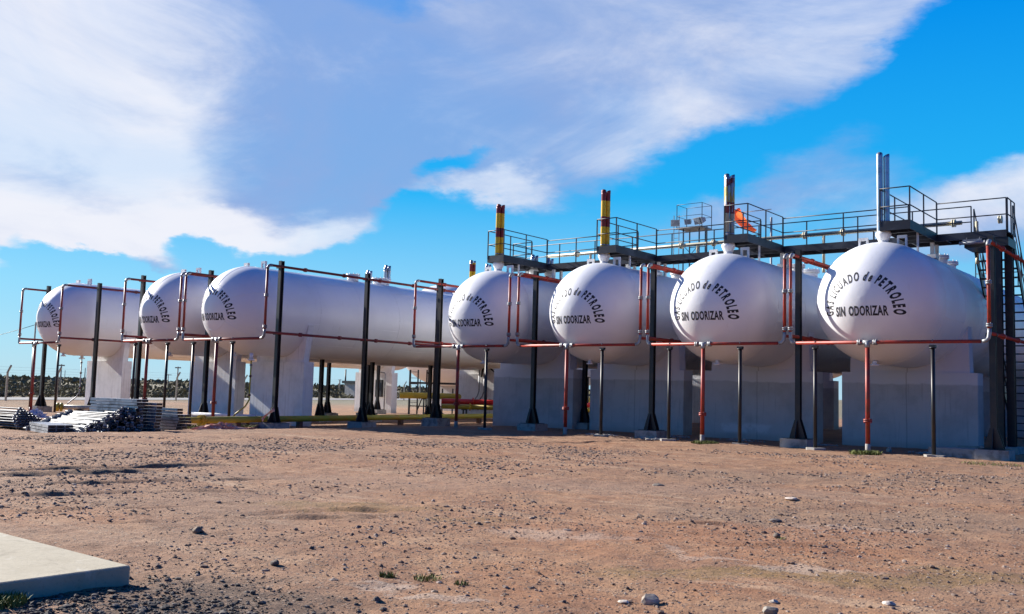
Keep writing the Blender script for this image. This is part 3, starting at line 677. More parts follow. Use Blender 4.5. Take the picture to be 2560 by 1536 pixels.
IP = [('black I beam post between the first two tanks of the right hand row', -23.72, 31.15, 0), ('black I beam post between the second tank and the worn silver stack tank', -17.98, 30.85, 0),
      ('black I beam post between the two rightmost tanks', -12.26, 30.5, 0), ('black I beam post right of the rightmost tank, hard against the stair tower', -6.42, 30.6, 0),
      ('wide black I beam post left of the leftmost banded stack tank', -29.35, 31.45, 0), ('black I beam post seen through the gap between the first two right hand piers', -23.8, 35.0, 0),
      ('black I beam post in front of the sunlit far left pier', -47.35, 24.95, -.21), ('red brown splashed black post behind the far left feed pipe', -51.7, 24.4, -.21),
      ('black I beam post left of the middle tank of the left hand group', -41.7, 24.1, -.21), ('black I beam post with flared foot in front of the sunlit striped pier', -36.75, 24.45, -.21),
      ('black I beam post wrapped in torn tape at its foot', -31.15, 23.95, -.21), ('black I beam post halfway along the nearest long tank', -31.0, 28.5, -.21),
      ('black I beam post just right of and behind the wide black post', -31.0, 33.1, -.21), ('slim black post with flared foot under the middle tank, left one of the pair', -37.0, 31.2, -.21),
      ('slim black post with flared foot under the far tank, right one of the pair', -41.6, 35.6, -.21), ('black post just right of the halfway post, its foot in shade', -41.6, 38.6, -.21),
      ('black post left of the dark box on the distant pier', -47.5, 45.0, -.21), ('black post close behind the halfway post and its shaded neighbour', -37.0, 34.6, -.21),
      ('black post at the left edge of the dark cluster behind the wide black post', -37.0, 39.5, -.21), ('farthest black post in the dark cluster behind the wide black post', -41.6, 44.3, -.21), ('black post in the middle of the dark cluster behind the wide black post', -36.6, 38.6, -.21)]
for k, (lab, x, y, g0) in enumerate(IP):
    if k == 0: ip = make_ipost(lab); ip.location = (x, y, 0)
    elif g0 < 0 and 'ipl' not in globals(): ipl = make_ipost(lab, 6.55, -.21); ipl.location = (x, y, 0)
    else: dup(ipl if g0 < 0 else ip, (x, y, 0), label=lab)

# ---------------------------------------------------------------- vent stacks on the tank tops
def make_stack(r, h, m, mtop, label, tubes=3, z0=0, r_sep=None):
    t = thing('vent_stack', (0, 0, 0), label, 'vent stack', 'vent stacks on the tank tops')
    MB().cyl((0, 0, -.05), (0, 0, .12), r*1.6, n=18).lathe([(r*1.6, .12), (r*2.5, .30), (r*2.5, .38), (r*1.9, .44)], (0, 0, 0), 'Z', 18).build('manifold', 'white_paint', t)
    rs = r_sep or r*1.17
    for k in range(tubes):
        a = 2*PI*k/tubes + .62; x, y = rs*math.cos(a), rs*math.sin(a)
        hh = h + (.05 if k == 1 else -.03*k)
        mb = MB(); mb.cyl((x, y, .36), (x, y, hh-.05), r, n=16, cap=False); mb.build('pipe', m, t)
        mb = MB()
        # cut open tip
        n = 16; vs = []
        for i in range(n):
            q = 2*PI*i/n; vs.append((x+r*1.03*math.cos(q), y+r*1.03*math.sin(q), hh-.07))
        for i in range(n):
            q = 2*PI*i/n; vs.append((x+r*1.03*math.cos(q), y+r*1.03*math.sin(q), hh + .05*math.cos(q+k)))
        mb.add(vs, [(i, (i+1) % n, n+(i+1) % n, n+i) for i in range(n)], True); mb.add(vs[n:], [tuple(range(n))]); mb.build('tip', mtop, t)
        for zc in (.75,):
            MB().cyl((x, y, zc), (x, y, zc+.05), r*1.08, n=16).build('band', 'chrome', t)
    return t
def topz(R, zc): return zc+R
def zat(px, py, x, y):
    p = Vector((x, y, 0)); d = (p-Vector((0, 0, EYE))); dep = d.x*_f.x + d.y*_f.y
    # solve height seen at py above point (x,y)
    lo, hi = -5, 40
    for _ in range(50):
        m = (lo+hi)/2; q = Vector((x, y, m-EYE)); yy = 768 - FPX*q.dot(_u)/q.dot(_f)
        if yy > py: lo = m
        else: hi = m
    return lo
ST = [(0, 1247, 516, 'stack', 'red_old', 'leftmost banded yellow and dark red vent stack', 3), (1, 1510, 480, 'stack', 'red_old', 'tall banded yellow and dark red vent stack, second from the left', 3),
      (2, 1820, 441, 'stack_worn', 'chrome', 'worn silver vent stack with patchy red and yellow paint beside the windsock', 3), (3, 2207, 390, 'chrome', 'chrome', 'plain silver twin pipe vent stack over the rightmost tank', 2)]
for i, px, py, m, mt_, lab, nt in ST:
    x = TX[i]+.02; y = TX[i]/math.tan(math.atan2(ray(px, 600).x, ray(px, 600).y))
    zt = zat(px, py, x, y); z0 = TZ+R_T-.03
    s_ = make_stack(.098, zt-z0, m, mt_, lab, nt, r_sep=.108 if nt == 2 else None); s_.location = (x, y, z0)
    if nt == 2: s_.rotation_euler = (0, 0, -.1)
SM = [('short banded vent stack on the long tank, left of the leftmost banded stack', LX[2], R_L, LZ, 1180, 655, 'stack'), ('short silver vent stack on the long tank beside the short banded one', LX[2], R_L, LZ, 1219, 664, 'chrome'),
      ('short silver vent stack low behind the leftmost platform', TX[0], R_T, TZ, 1334, 642, 'chrome'), ('short silver vent stack under the walkway behind the leftmost platform', TX[0], R_T, TZ, 1373, 652, 'chrome'),
      ('small silver vent stack on top of the long tank', LX[2], R_L, LZ, 967, 689, 'chrome'), ('small silver vent stack peeking above the halfway post', LX[1], R_L, LZ, 922, 680, 'chrome')]
for lab, x, R_, zc_, px, py, m in SM:
    dd = ray(px, 690); y = x*dd.y/dd.x; zt = zat(px, py, x, y); z0 = zc_+R_-.03
    s_ = make_stack(.09, max(1.0, zt-z0), 'chrome' if m == 'chrome' else 'stack', 'chrome', lab, 3); s_.location = (x, y, z0)

# ---------------------------------------------------------------- walkway over the right hand tanks
DZ, YN, YB = 7.35, 34.4, 35.45
XA, XB = -27.6, -6.75
cw = thing('catwalk', (XA, YN, 0), 'long dark steel walkway over the right hand tanks with railings and short side platforms', 'walkway')
def C(x, y, z): return (x-XA, y-YN, z)
mb = MB(); mb.box(0, XB-XA, .03, YB-YN-.03, DZ-.06, DZ-.02).build('deck', 'grate', cw)
for yy in (0, YB-YN-.06):
    mb = MB(); mb.box(0, XB-XA, yy, yy+.012, DZ-.24, DZ).box(0, XB-XA, yy+.012, yy+.06, DZ-.24, DZ-.225).box(0, XB-XA, yy+.012, yy+.06, DZ-.015, DZ)
    mb.build('side_beam', 'dark_steel', cw)
mb = MB(); x = .5
while x < XB-XA: mb.box(x, x+.05, .062, YB-YN-.062, DZ-.20, DZ-.062); x += 1.15
mb.build('cross_member', 'dark_steel', cw)
for i in range(4):
    for dx in (-.75, .75):
        x = TX[i]+dx
        mb = MB(); mb.box(x-XA-.06, x-XA+.06, .15, .27, TZ+R_T-.22, DZ-.24).box(x-XA-.14, x-XA+.14, .07, .35, TZ+R_T-.16, TZ+R_T-.02).build('support_leg', 'white_paint', cw)
        mb = MB(); mb.box(x-XA-.05, x-XA+.05, .72, .84, TZ+R_T-.22, DZ-.24).build('support_leg', 'white_paint', cw)
RH = 1.07
def rail(mb, pts, z0, h=RH, mids=(.52,), step=1.35, r=.02, posts=True):
    for a, b in zip(pts[:-1], pts[1:]):
        a = Vector(a); b = Vector(b); L = (b-a).length; n = max(1, round(L/step))
        for hz in (h,)+tuple(mids): mb.cyl((a.x, a.y, z0+hz), (b.x, b.y, z0+hz), r, n=8)
        if posts:
            for i in range(n+1):
                p = a+(b-a)*i/n; mb.bar((p.x, p.y, z0-.10), (p.x, p.y, z0+h), .038, .038)
    return mb
PLX = [(-26.5, -25.62), (-20.85, -19.95), (-15.35, -14.45), (-9.85, -8.92)]
PY = 31.3
# near rail: broken where each side platform opens
segs_ = [(PLX[0][1], PLX[1][0]), (PLX[1][1], PLX[2][0]), (PLX[2][1], PLX[3][0]), (PLX[3][1], XB)]
for a, b in segs_:
    rail(MB(), [C(a, YN+.03, 0), C(b, YN+.03, 0)], DZ, step=1.9).build('railing', 'dark_steel', cw)
rail(MB(), [C(XA, YB-.03, 0), C(XB-1.3, YB-.03, 0)], DZ, step=1.9).build('railing', 'dark_steel', cw)
rail(MB(), [C(XA, YB-.03, 0), C(XA, YN+.03, 0), C(PLX[0][0], YN+.03, 0)], DZ).build('railing', 'dark_steel', cw)
for a, b in PLX:
    p = MB().box(a-XA, b-XA, PY-YN, -.004, DZ-.05, DZ-.02).build('side_platform', 'grate', cw)
    mb = MB(); mb.box(a-XA, b-XA, PY-YN-.012, PY-YN, DZ-.26, DZ+.04).box(a-XA-.012, a-XA, PY-YN-.012, -.004, DZ-.26, DZ+.04).box(b-XA, b-XA+.012, PY-YN-.012, -.004, DZ-.26, DZ+.04)
    for k in range(4): yy = PY-YN+.1+k*.85; mb.box(a-XA, b-XA, yy, yy+.05, DZ-.20, DZ-.052)
    mb.build('frame', 'dark_steel', p)
    rail(MB(), [(a-XA, 0, 0), (a-XA, PY-YN, 0), (b-XA, PY-YN, 0), (b-XA, 0, 0)], DZ, h=1.12, step=1.6).build('railing', 'dark_steel', p)
    mb = MB(); mb.bar((b-XA-.1, PY-YN+1.2, DZ-.2), (b-XA-.1, PY-YN+1.2, TZ+R_T-.25), .06, .06).build('support_leg', 'white_paint', p)

# cream gas header along the walkway, with branches to each tank
gp = thing('header_pipe', (XA, 35.85, 0), 'cream coloured pipe running behind the walkway with branches to each tank', 'pipe')
HZ = 7.95
MB().cyl((.9, 0, HZ), (XB-XA-1.7, 0, HZ), .075, n=14).build('main_pipe', 'cream', gp)
for i in range(4):
    for dx in (1.9, ):
        x = TX[i]-XA+dx
        b = MB(); b.cyl((x, 0, HZ), (x, 0, HZ-1.25), .055, n=12).cyl((x, 0, HZ-1.25), (x, 0, HZ-1.5), .06, n=12).build('branch_pipe', 'cream', gp)
        mb = MB(); mb.ball((x, 0, HZ-.5), .105, 12); mb.cyl((x, 0, HZ-.62), (x, 0, HZ-.38), .085, n=12).cyl((x, 0, HZ-.5), (x, -.22, HZ-.5), .02, n=8).build('valve', 'cream', gp)
        for q in (-.75, .75):
            mb = MB(); mb.cyl((x+q-.06, 0, HZ), (x+q-.015, 0, HZ), .14, n=14).cyl((x+q+.015, 0, HZ), (x+q+.06, 0, HZ), .14, n=14).build('flange', 'cream', gp)
        mb = MB(); mb.bar((x+1.9, 0, DZ-.1), (x+1.9, 0, HZ-.05), .05, .05).build('bracket', 'dark_steel', gp)

# ---------------------------------------------------------------- stair tower
stt = thing('stair_tower', (-7.4, 35.6, 0), 'dark steel stair tower with steep open stairs at the right edge', 'stairs')
def S(x, y, z): return (x+7.4, y-35.6, z)
mb = MB(); a = S(-8.05, 34.3, 0); b = S(-6.7, 35.6, 0)
MB().box(a[0], b[0], a[1]+.11, b[1], DZ-.53, DZ-.25).build('landing_frame', 'black_steel', stt)
MB().box(-.66, .78, -1.22, -.006, DZ-.015, DZ-.006).build('landing', 'grate', stt) if False else None
for x, y in ((-7.1, 34.75), (-6.86, 35.3)):
    p = S(x, y, 0); w = .125
    MB().box(p[0]-w, p[0]+w, p[1]-w, p[1]-w+.02, 0, DZ-.54).box(p[0]-w, p[0]+w, p[1]+w-.02, p[1]+w, 0, DZ-.54).box(p[0]-.012, p[0]+.012, p[1]-w+.021, p[1]+w-.021, 0, DZ-.54).build('column', 'black_steel', stt)
SX0, SX1, SY0, SY1 = -8.0, -6.78, 35.6, 41.7
sz0 = DZ-.25
for x in (SX0, SX1):
    MB().bar(S(x, SY0, sz0), S(x, SY1, 0.05), .05, .26, up=(1, 0, 0) if False else (0, 0, 1)).build('stringer', 'black_steel', stt)
nst = 25
for k in range(1, nst):
    f = k/nst; p = S(0, SY0+(SY1-SY0)*f, 0); z = sz0*(1-f)+.05
    MB().box(S(SX0+.03, 0, 0)[0], S(SX1-.03, 0, 0)[0], p[1]-.14, p[1]+.12, z-.035, z).build('tread', 'black_steel', stt)
for x in (SX0, SX1):
    mb = MB(); mb.cyl(S(x, SY0, sz0+1.25), S(x, SY1, 1.25), .022, n=8).cyl(S(x, SY0, sz0+.7), S(x, SY1, .65), .018, n=8)
    for k in range(6):
        f = k/5; y = SY0+(SY1-SY0)*f; z = sz0*(1-f); mb.bar(S(x, y, z), S(x, y, z+1.25), .04, .04)
    mb.build('handrail', 'dark_steel', stt)
mb = MB(); rail(mb, [S(-6.72, 34.44, 0), S(-6.72, 35.55, 0)], DZ, step=.6).build('railing', 'dark_steel', stt)
# mid landing with brace that shows right of the stairs
mb = MB(); mb.box(1.0, 4.2, 1.0, 1.12, 4.75, 4.9).bar((1.1, 1.05, .1), (4.4, 1.05, 4.8), .07, .07).bar((2.2, 1.05, 4.85), (2.2, 1.05, 7.9), .06, .06).build('side_brace', 'black_steel', stt)
for x in (1.55, 2.25, 2.9):
    MB().bar((x, 1.3, 0), (x, 1.3, 2.6), .07, .07).build('stanchion', 'black_steel', stt)
MB().box(-.9, .9, -1.35, .2, -.12, .20).build('footing', 'footing', stt)
MB().box(-.75, .75, -5.35, -4.45, -.2, .26).build('footing', 'footing', stt)
lf = thing('tube_light', (-7.75, 34.2, 6.95), 'grey tube light fitting hung under the walkway end', 'light fitting')
MB().cyl((-.38, 0, 0), (.38, 0, 0), .055, n=12).cyl((-.40, 0, 0), (-.37, 0, 0), .065, n=12).cyl((.37, 0, 0), (.40, 0, 0), .065, n=12).build('tube', 'galv', lf)
MB().box(-.3, .3, -.02, .03, .05, .12).bar((-.2, .02, .1), (-.2, .16, .2), .02, .02).bar((.2, .02, .1), (.2, .16, .2), .02, .02).build('bracket', 'galv_dark', lf)
# small rail on the back of the rightmost tank
rl = thing('tank_guardrail', (-9.3, 46, 6.85), 'thin blue grey guard rail standing on the back of the rightmost tank', 'railing')
mb = MB(); rail(mb, [(-1.0, 0, 0), (.7, 0, 0), (.7, 4.2, 0)], 0, h=1.05, step=1.6).build('rails', 'dark_steel', rl)

# ---------------------------------------------------------------- windsock
ws = thing('windsock', (-17.6, 40.6, 0), 'orange windsock drooping to the right beside the worn silver stack', 'windsock')
MB().cyl((0, 0, 0), (0, 0, 9.75), .05, n=12).build('pole', 'galv', ws)
wpx = at(1838, 533, 1, 40.6); wp2 = at(1882, 577, 1, 40.6)
a = wpx - Vector((-17.6, 40.6, 0)); b = wp2 - Vector((-17.6, 40.6, 0)); b.y += .25
vs = []; n = 20; d = (b-a).normalized(); xx = d.orthogonal().normalized(); yy = d.cross(xx); rings = 10
for j in range(rings+1):
    f = j/rings; r_ = .27*(1-f)+.10*f + .012*math.sin(j*2.1); c = a.lerp(b, f) + Vector((0, 0, -.12*math.sin(PI*f)))
    for i in range(n): q = 2*PI*i/n; vs.append(c + xx*r_*math.cos(q) + yy*r_*math.sin(q)*(1-.15*f))
mb = MB(); mb.add(vs, [(j*n+i, j*n+(i+1) % n, (j+1)*n+(i+1) % n, (j+1)*n+i) for j in range(rings) for i in range(n)], True); mb.build('sock', 'cloth', ws, fix=False)
mb = MB(); mb.tube([a + xx*.275*math.cos(2*PI*i/20) + yy*.275*math.sin(2*PI*i/20) for i in range(21)], .03, 6); rg_ = mb.build('hoop', 'orange', ws)
mb = MB(); c0 = a - d*.01; mb.cyl(c0 - d*.02, c0 + d*.12, .285, .27, n=20, cap=False); mb.build('mouth_band', 'cloth', ws)
mb = MB(); mb.cyl((0, 0, a.z), tuple(a), .02, n=6).build('arm', 'galv', ws)

# ---------------------------------------------------------------- flood light tower, far behind the second gap
fx, fy = -26.2, 58.0
p0 = at(1735, 600, 1, fy); fx = p0.x
zf = zat(1735, 572, fx, fy); 
ft = thing('floodlight_tower', (fx, fy, 0), 'distant flood light tower with railed platform behind the walkway', 'light tower')
for dx, dy in ((-.6, -.4), (.6, -.4), (-.6, .5), (.6, .5)):
    MB().bar((dx, dy, 0), (dx, dy, zf), .07, .07).build('leg', 'dark_steel', ft)
mb = MB()
for k in range(8):
    z = zf-(k+1)*1.2
    for y in (-.4, .5): mb.bar((-.6, y, z), (.6, y, z), .04, .04)
    mb.bar((-.6, -.4, z), (.6, -.4, z+1.2) if k % 2 else (.6, -.4, z-1.2), .035, .035)
mb.build('bracing', 'dark_steel', ft)
MB().box(-.95, .95, -.7, .7, zf-.06, zf+.04).build('platform', 'galv_dark', ft)
mb = MB(); rail(mb, [(-.95, -.7, 0), (.95, -.7, 0), (.95, .7, 0), (-.95, .7, 0), (-.95, -.7, 0)], zf, h=1.6, mids=(.8,), step=1.9, r=.016).build('railing', 'dark_steel', ft)
mb = MB()
for k in range(18): mb.bar((-1.45, -.2, zf-k*.6), (-1.05, -.2, zf-k*.6), .03, .03)
mb.bar((-1.45, -.2, 0), (-1.45, -.2, zf+1), .04, .04).bar((-1.05, -.2, 0), (-1.05, -.2, zf+1), .04, .04).build('ladder', 'galv', ft)
for dx, rz, s_ in ((-1.0, .5, .9), (0, 0, .7), (.75, -.4, .9), (1.0, -.7, .9)):
    l_ = bpy.data.objects.new('floodlight', None)
    mb = MB(); hw = .34*s_
    mb.add([(-hw, -.14, -hw*.75), (hw, -.14, -hw*.75), (hw, -.14, hw*.75), (-hw, -.14, hw*.75), (-hw*.5, .22, -hw*.4), (hw*.5, .22, -hw*.4), (hw*.5, .22, hw*.4), (-hw*.5, .22, hw*.4)],
           [(0, 1, 2, 3), (7, 6, 5, 4), (0, 4, 5, 1), (1, 5, 6, 2), (2, 6, 7, 3), (3, 7, 4, 0)])
    bpy.data.objects.remove(l_)
    l_ = mb.build('floodlight', 'galv', ft, (dx, -.82, zf+.36)); l_.rotation_euler = (.35, 0, rz)
    g_ = MB().box(-hw*.88, hw*.88, -.155, -.143, -hw*.66, hw*.66).build('lens', 'glass', l_)

# ---------------------------------------------------------------- perimeter fence, far poles
fp = thing('perimeter_fence', tuple(F0), 'perimeter wire fence on slim angled concrete posts beyond the yard', 'fence')
for px in (17, 143, 442, 611, 893, 1011, 1230, 1460):
    d = ray(px, 960); o = F0; # meet the fence line
    den = d.x*FD.y - d.y*FD.x; tt = (o.x*FD.y - o.y*FD.x)/den; q = Vector((d.x*tt, d.y*tt, 0)) - F0
    MB().bar((q.x, q.y, -.5), (q.x, q.y, 1.95), .12, .12).bar((q.x, q.y, 1.93), (q.x+.30, q.y+.1, 2.45), .10, .10).build('post', 'concrete', fp)
mb = MB()
for z in (.4, .9, 1.4, 1.9): mb.cyl(tuple(FD*-60 + Vector((0, 0, z))), tuple(FD*160 + Vector((0, 0, z))), .006, n=4, cap=False)
for k in range(2):
    off = Vector((.12+.14*k, .04, 2.1+.22*k)); mb.cyl(tuple(FD*-60+off), tuple(FD*160+off), .006, n=4, cap=False)
mb.build('wire', 'galv_dark', fp)
def pole(px, ytop, dist, label, cross=.0, r=.09, m='concrete', lamp=False):
    d = ray(px, 940); d2 = Vector((d.x, d.y, 0)).normalized()*dist; zt = zat(px, ytop, d2.x, d2.y)
    t = thing('utility_pole', (d2.x, d2.y, 0), label, 'pole', 'thin poles on the horizon')
    MB().cyl((0, 0, -.5), (0, 0, zt), r, r*.7, n=8).build('pole', m, t)
    if cross:
        v = Vector((math.cos(YAW), math.sin(YAW), 0))*cross
        MB().bar(tuple(-v+Vector((0, 0, zt-.15))), tuple(v+Vector((0, 0, zt-.15))), .16, .16).build('lamp_arm' if lamp else 'cross_arm', m, t)
pole(152, 911, 135, 'lamp pole with short top arm above the scrub at far left', .4, .11, lamp=True)
pole(212, 920, 240, 'bare thin mast on the horizon just left of the sunlit pier', 0, .14)
pole(162, 926, 300, 'faint bare mast on the horizon right of the far lamp pole', 0, .12)
pole(444, 917, 140, 'lamp pole on the horizon in the gap left of the striped pier', .4, .11, lamp=True)
pole(421, 936, 260, 'short pole on the horizon right of the plank stack', .8, .12)
pole(850, 949, 330, 'faint lattice like mast on the horizon between the slim black posts', .6, .3)
pole(864, 924, 280, 'dark pole standing in the scrub behind the long tank', 0, .28, 'black_steel')
pole(1051, 930, 150, 'thin pole behind the background ladder frame', .8, .12)
pole(1120, 918, 160, 'slim mast between the wide black post and the leftmost right hand pier', .0, .12)
pole(80, 806, 70, 'thin pole carrying a cable at the far left edge', 0, .07)
wr = thing('overhead_cable', (0, 0, 0), 'thin cable sagging to the left out of the picture from the thin pole', 'cable')
a = at(80, 812, 0, -1); d = ray(80, 940); q1 = Vector((d.x, d.y, 0)).normalized()*70; z1 = zat(80, 812, q1.x, q1.y); d = ray(-200, 940); q2 = Vector((d.x, d.y, 0)).normalized()*90; z2 = zat(-200, 850, q2.x, q2.y)
wr.location = (q1.x, q1.y, 0)
MB().tube([tuple(q1.lerp(q2, i/8)-q1+Vector((0, 0, z1+(z2-z1)*i/8 - .5*math.sin(PI*i/8)))) for i in range(9)], .018, 5).build('cable', 'black_steel', wr)
sh = thing('guard_hut', tuple(at(893, 975, 2, 0).xy)+(0,), 'tiny dark roofed hut by the fence in the distance', 'hut')
d = ray(886, 975); q = Vector((d.x, d.y, 0)).normalized()*150; sh.location = (q.x, q.y, 0)
MB().box(-1.1, 1.1, -1, 1, 0, 2.0).build('wall', 'plaster', sh); MB().box(-1.5, 1.5, -1.3, 1.3, 2.003, 2.4).build('roof', 'black_steel', sh)

# ---------------------------------------------------------------- scrub beyond the road
def scrub():
    rg = np.random.default_rng(5); V = []; Fc = []; 
    def bush(x, y, z0, R, H, n):
        c = rg.normal(0, 1, (n, 3)); c /= np.linalg.norm(c, axis=1)[:, None]; c[:, 2] = np.abs(c[:, 2]); rr = rg.uniform(.55, 1.08, n)[:, None]
        ctr = c*rr*np.array([R, R, H]) + np.array([x, y, z0]); s = R*rg.uniform(.07, .17, n)
        for k in range(n):
            a = rg.normal(0, 1, 3); a /= np.linalg.norm(a); b = np.cross(a, rg.normal(0, 1, 3)); b /= np.linalg.norm(b); o = len(V)
            V.extend([ctr[k]+a*s[k], ctr[k]+b*s[k]*.6, ctr[k]-a*s[k], ctr[k]-b*s[k]*.6]); Fc.append((o, o+1, o+2, o+3))
    N = 1000
    for i in range(N):
        u = rg.uniform(); dist = 96 + 130*u**1.6; px = rg.uniform(-120, 1500); d = ray(px, 950); h = math.hypot(d.x, d.y)
        x, y = d.x/h*dist, d.y/h*dist
        if (Vector((x, y, 0))-F0).dot(FN) < 9.8: continue
        R = rg.uniform(.5, 1.5)*(1+u); bush(x, y, -.3, R, rg.uniform(.30, .75)*(1.0+.4*u), int(66-28*u))
    for i in range(420):
        dist = rg.uniform(230, 900); px = rg.uniform(-120, 2000); d = ray(px, 950); h = math.hypot(d.x, d.y)
        R = dist*.02*rg.uniform(.6, 1.5); bush(d.x/h*dist, d.y/h*dist, -.4, R, rg.uniform(1.15, 1.75)*(1+dist/2500), 26)
    me = bpy.data.meshes.new('scrub'); me.from_pydata([tuple(v) for v in V], [], Fc); me.materials.append(MT['scrub'])
    o = bpy.data.objects.new('scrub', me); COL.objects.link(o); tag(o, kind='stuff')
scrub()

# ---------------------------------------------------------------- background pipework between the two groups
def bgpipe(name, px0, py0, px1, py1, dist, r, m, label, extra=None):
    d = ray(px0, py0); a = d*(dist/d.dot(_f)) + Vector((0, 0, EYE)); d = ray(px1, py1); b = d*(dist/d.dot(_f)) + Vector((0, 0, EYE)); b.z = a.z
    t = thing('process_pipe', (a.x, a.y, 0), label, 'pipe', 'coloured pipes behind the tanks')
    a0 = Vector((0, 0, a.z)); b0 = b-Vector((a.x, a.y, 0))
    MB().cyl(a0, b0, r, n=14).build('pipe', m, t)
    n = max(2, int((b0-a0).length/2.6))
    for k in range(n):
        q = a0.lerp(b0, (k+.5)/n)
        MB().bar((q.x, q.y, -.2), (q.x, q.y, a.z-r), .07, .07).box(q.x-.12, q.x+.12, q.y-.07, q.y+.07, a.z-r-.05, a.z-r-.001).build('stanchion', 'black_steel', t)
        dd = (b0-a0).normalized(); q2 = q+dd*.4
        MB().cyl(q2-dd*.04, q2+dd*.04, r*1.55, n=14).build('flange', m, t)
    return t
bgpipe('p', 1000, 988, 1480, 996, 62, .20, 'yellow', 'thick ochre pipe seen between the two groups of tanks, highest of the three')
bgpipe('p', 1104, 1003, 1480, 1011, 60, .17, 'red', 'bright red pipe between the ochre and lower yellow pipes')
bgpipe('p', 1104, 1016, 1760, 1029, 58, .15, 'yellow', 'lower yellow pipe with black stands, beneath the bright red pipe')
# open frame with ladder behind the ochre pipe
def onfloor(px, dist):
    d = ray(px, 980); return Vector((d.x, d.y, 0))*(dist/d.dot(_f))
q0 = onfloor(1024, 66); fr = thing('pipe_rack', tuple(q0), 'dark open steel frame with ladder standing behind the ochre pipe', 'steel frame')
rv = Vector((math.cos(YAW), math.sin(YAW), 0)); U = lambda s, z: tuple(rv*s + Vector((0, 0, z)))
pxm = 66/FPX
for s_ in (0, 20, 42, 62, 82, 108, 128, 160, 196):
    MB().bar(U(s_*pxm, -.2), U(s_*pxm, (zat(1024+s_, 925 if s_ < 50 else 972, *onfloor(1024+s_, 66).xy))), .12 if s_ in (0, 160) else .07, .08).build('column', 'black_steel', fr)
mb = MB()
for z in (1.1, .35): mb.bar(U(0, z), U(200*pxm, z), .07, .07)
mb.bar(U(0, 1.95), U(200*pxm, 1.95), .14, .14); mb.bar(U(20*pxm, .0), U(44*pxm, 1.9), .07, .07).bar(U(42*pxm, 0), U(66*pxm, 1.9), .07, .07).bar(U(44*pxm, 2.6), U(82*pxm, 4.6), .08, .08)
mb.build('beam', 'black_steel', fr)
mb = MB()
for k in range(8): mb.bar(U(0, .6+k*.42), U(20*pxm, .6+k*.42), .04, .04)
mb.build('ladder', 'galv_dark', fr)
q0 = onfloor(1385, 60)
fr2 = thing('pipe_rack', tuple(q0), 'dark steel frame glimpsed in the narrow gaps between the right hand piers', 'steel frame')
for s_ in (30, 62, 85, 330, 345, 372, 386):
    MB().bar(U(s_*60/FPX, -.2), U(s_*60/FPX, 2.6 if s_ < 100 else 3.1), .08, .08).build('column', 'black_steel', fr2)
mb = MB(); mb.bar(U(0, 1.75), U(110*60/FPX, 1.75), .12, .12).bar(U(0, 2.55), U(110*60/FPX, 2.55), .05, .05).bar(U(320*60/FPX, 1.75), U(400*60/FPX, 1.75), .12, .12).bar(U(320*60/FPX, 2.6), U(400*60/FPX, 2.6), .05, .05).bar(U(320*60/FPX, .5), U(400*60/FPX, .5), .1, .1).build('beam', 'black_steel', fr2)

# long olive yellow pipe lying along the near side of the left hand group
yp = thing('gas_pipe', (-30.6, 20.9, 0), 'long olive yellow pipe lying low in front of the piers, its near end elbowed', 'pipe')
A = Vector((-31.6, 22.2, .12)); a = at(506, 1051, 2, .17); b = at(1240, 1040, 2, .17)
yp.location = (a.x, a.y, 0); Vv = Vector((a.x, a.y, 0))
MB().cyl(a-Vv, b-Vv, .125, n=16).build('main_pipe', 'olive', yp)
dd = (b-a).normalized(); 
MB().cyl(a-Vv-dd*.03, a-Vv+dd*.06, .2, n=18).cyl(a-Vv-dd*.14, a-Vv-dd*.05, .2, n=18).build('flange', 'olive', yp)
nn = Vector((-.80, -.60, 0)).normalized()
pts = [a-Vv-dd*.12] + [a-Vv-dd*.12-dd*.1*k - Vector((0, 0, .0)) for k in (1, 2)] + [a-Vv-dd*.42+nn*.15, a-Vv-dd*.5+nn*.45, a-Vv-dd*.5+nn*.95+Vector((0, 0, -.12))]
MB().tube(pts, .115, 14).build('elbow', 'olive', yp)
L_ = (b-a).length
for k in range(6):
    q = a-Vv+dd*(L_*(k+.5)/6); MB().box(q.x-.1, q.x+.1, q.y-.1, q.y+.1, -.25, .05).build('pipe_rest', 'rusty', yp)
MB().box(nn.x*.5-.12-dd.x*.5, nn.x*.5+.12-dd.x*.5, nn.y*.5-.12-dd.y*.5, nn.y*.5+.12-dd.y*.5, -.3, .02).build('pipe_rest', 'olive', yp)
# white topped pipe behind it, sunlit
a = at(476, 1035, 2, .2); b = at(640, 1042, 2, .2)
wp = thing('low_pipe', (a.x, a.y, 0), 'thin sunlit white pipe low on the ground behind the olive pipe', 'pipe')
MB().cyl((0, 0, .2), tuple(b-Vector((a.x, a.y, 0))), .08, n=12).build('pipe', 'white_paint', wp)
dd = (b-a).normalized()
for k in (1, 3): MB().box(dd.x*k-.07, dd.x*k+.07, dd.y*k-.07, dd.y*k+.07, -.3, .12).build('pipe_rest', 'rusty', wp)
# short capped yellow pipe left of the tall plank stack
a = at(148, 1018, 2, .32); b = at(320, 1021, 2, .32)
wp = thing('capped_pipe', (a.x, a.y, 0), 'short pale yellow pipe with a blind flange, left of the plank stack', 'pipe')
vb = b-Vector((a.x, a.y, 0)); MB().cyl((0, 0, .32), tuple(vb), .10, n=14).build('pipe', 'cream', wp); dd = (b-a).normalized()
MB().cyl(Vector((0, 0, .32))-dd*.12, Vector((0, 0, .32)), .19, n=16).cyl(Vector((0, 0, .32))+dd*.03, Vector((0, 0, .32))+dd*.14, .19, n=16).build('blind_flange', 'olive', wp)
MB().box(dd.x*.8-.25, dd.x*.8+.25, dd.y*.8-.1, dd.y*.8+.1, .10, .22).box(dd.x*.8-.07, dd.x*.8+.07, dd.y*.8-.06, dd.y*.8+.06, -.3, .10).build('pipe_rest', 'rusty', wp)
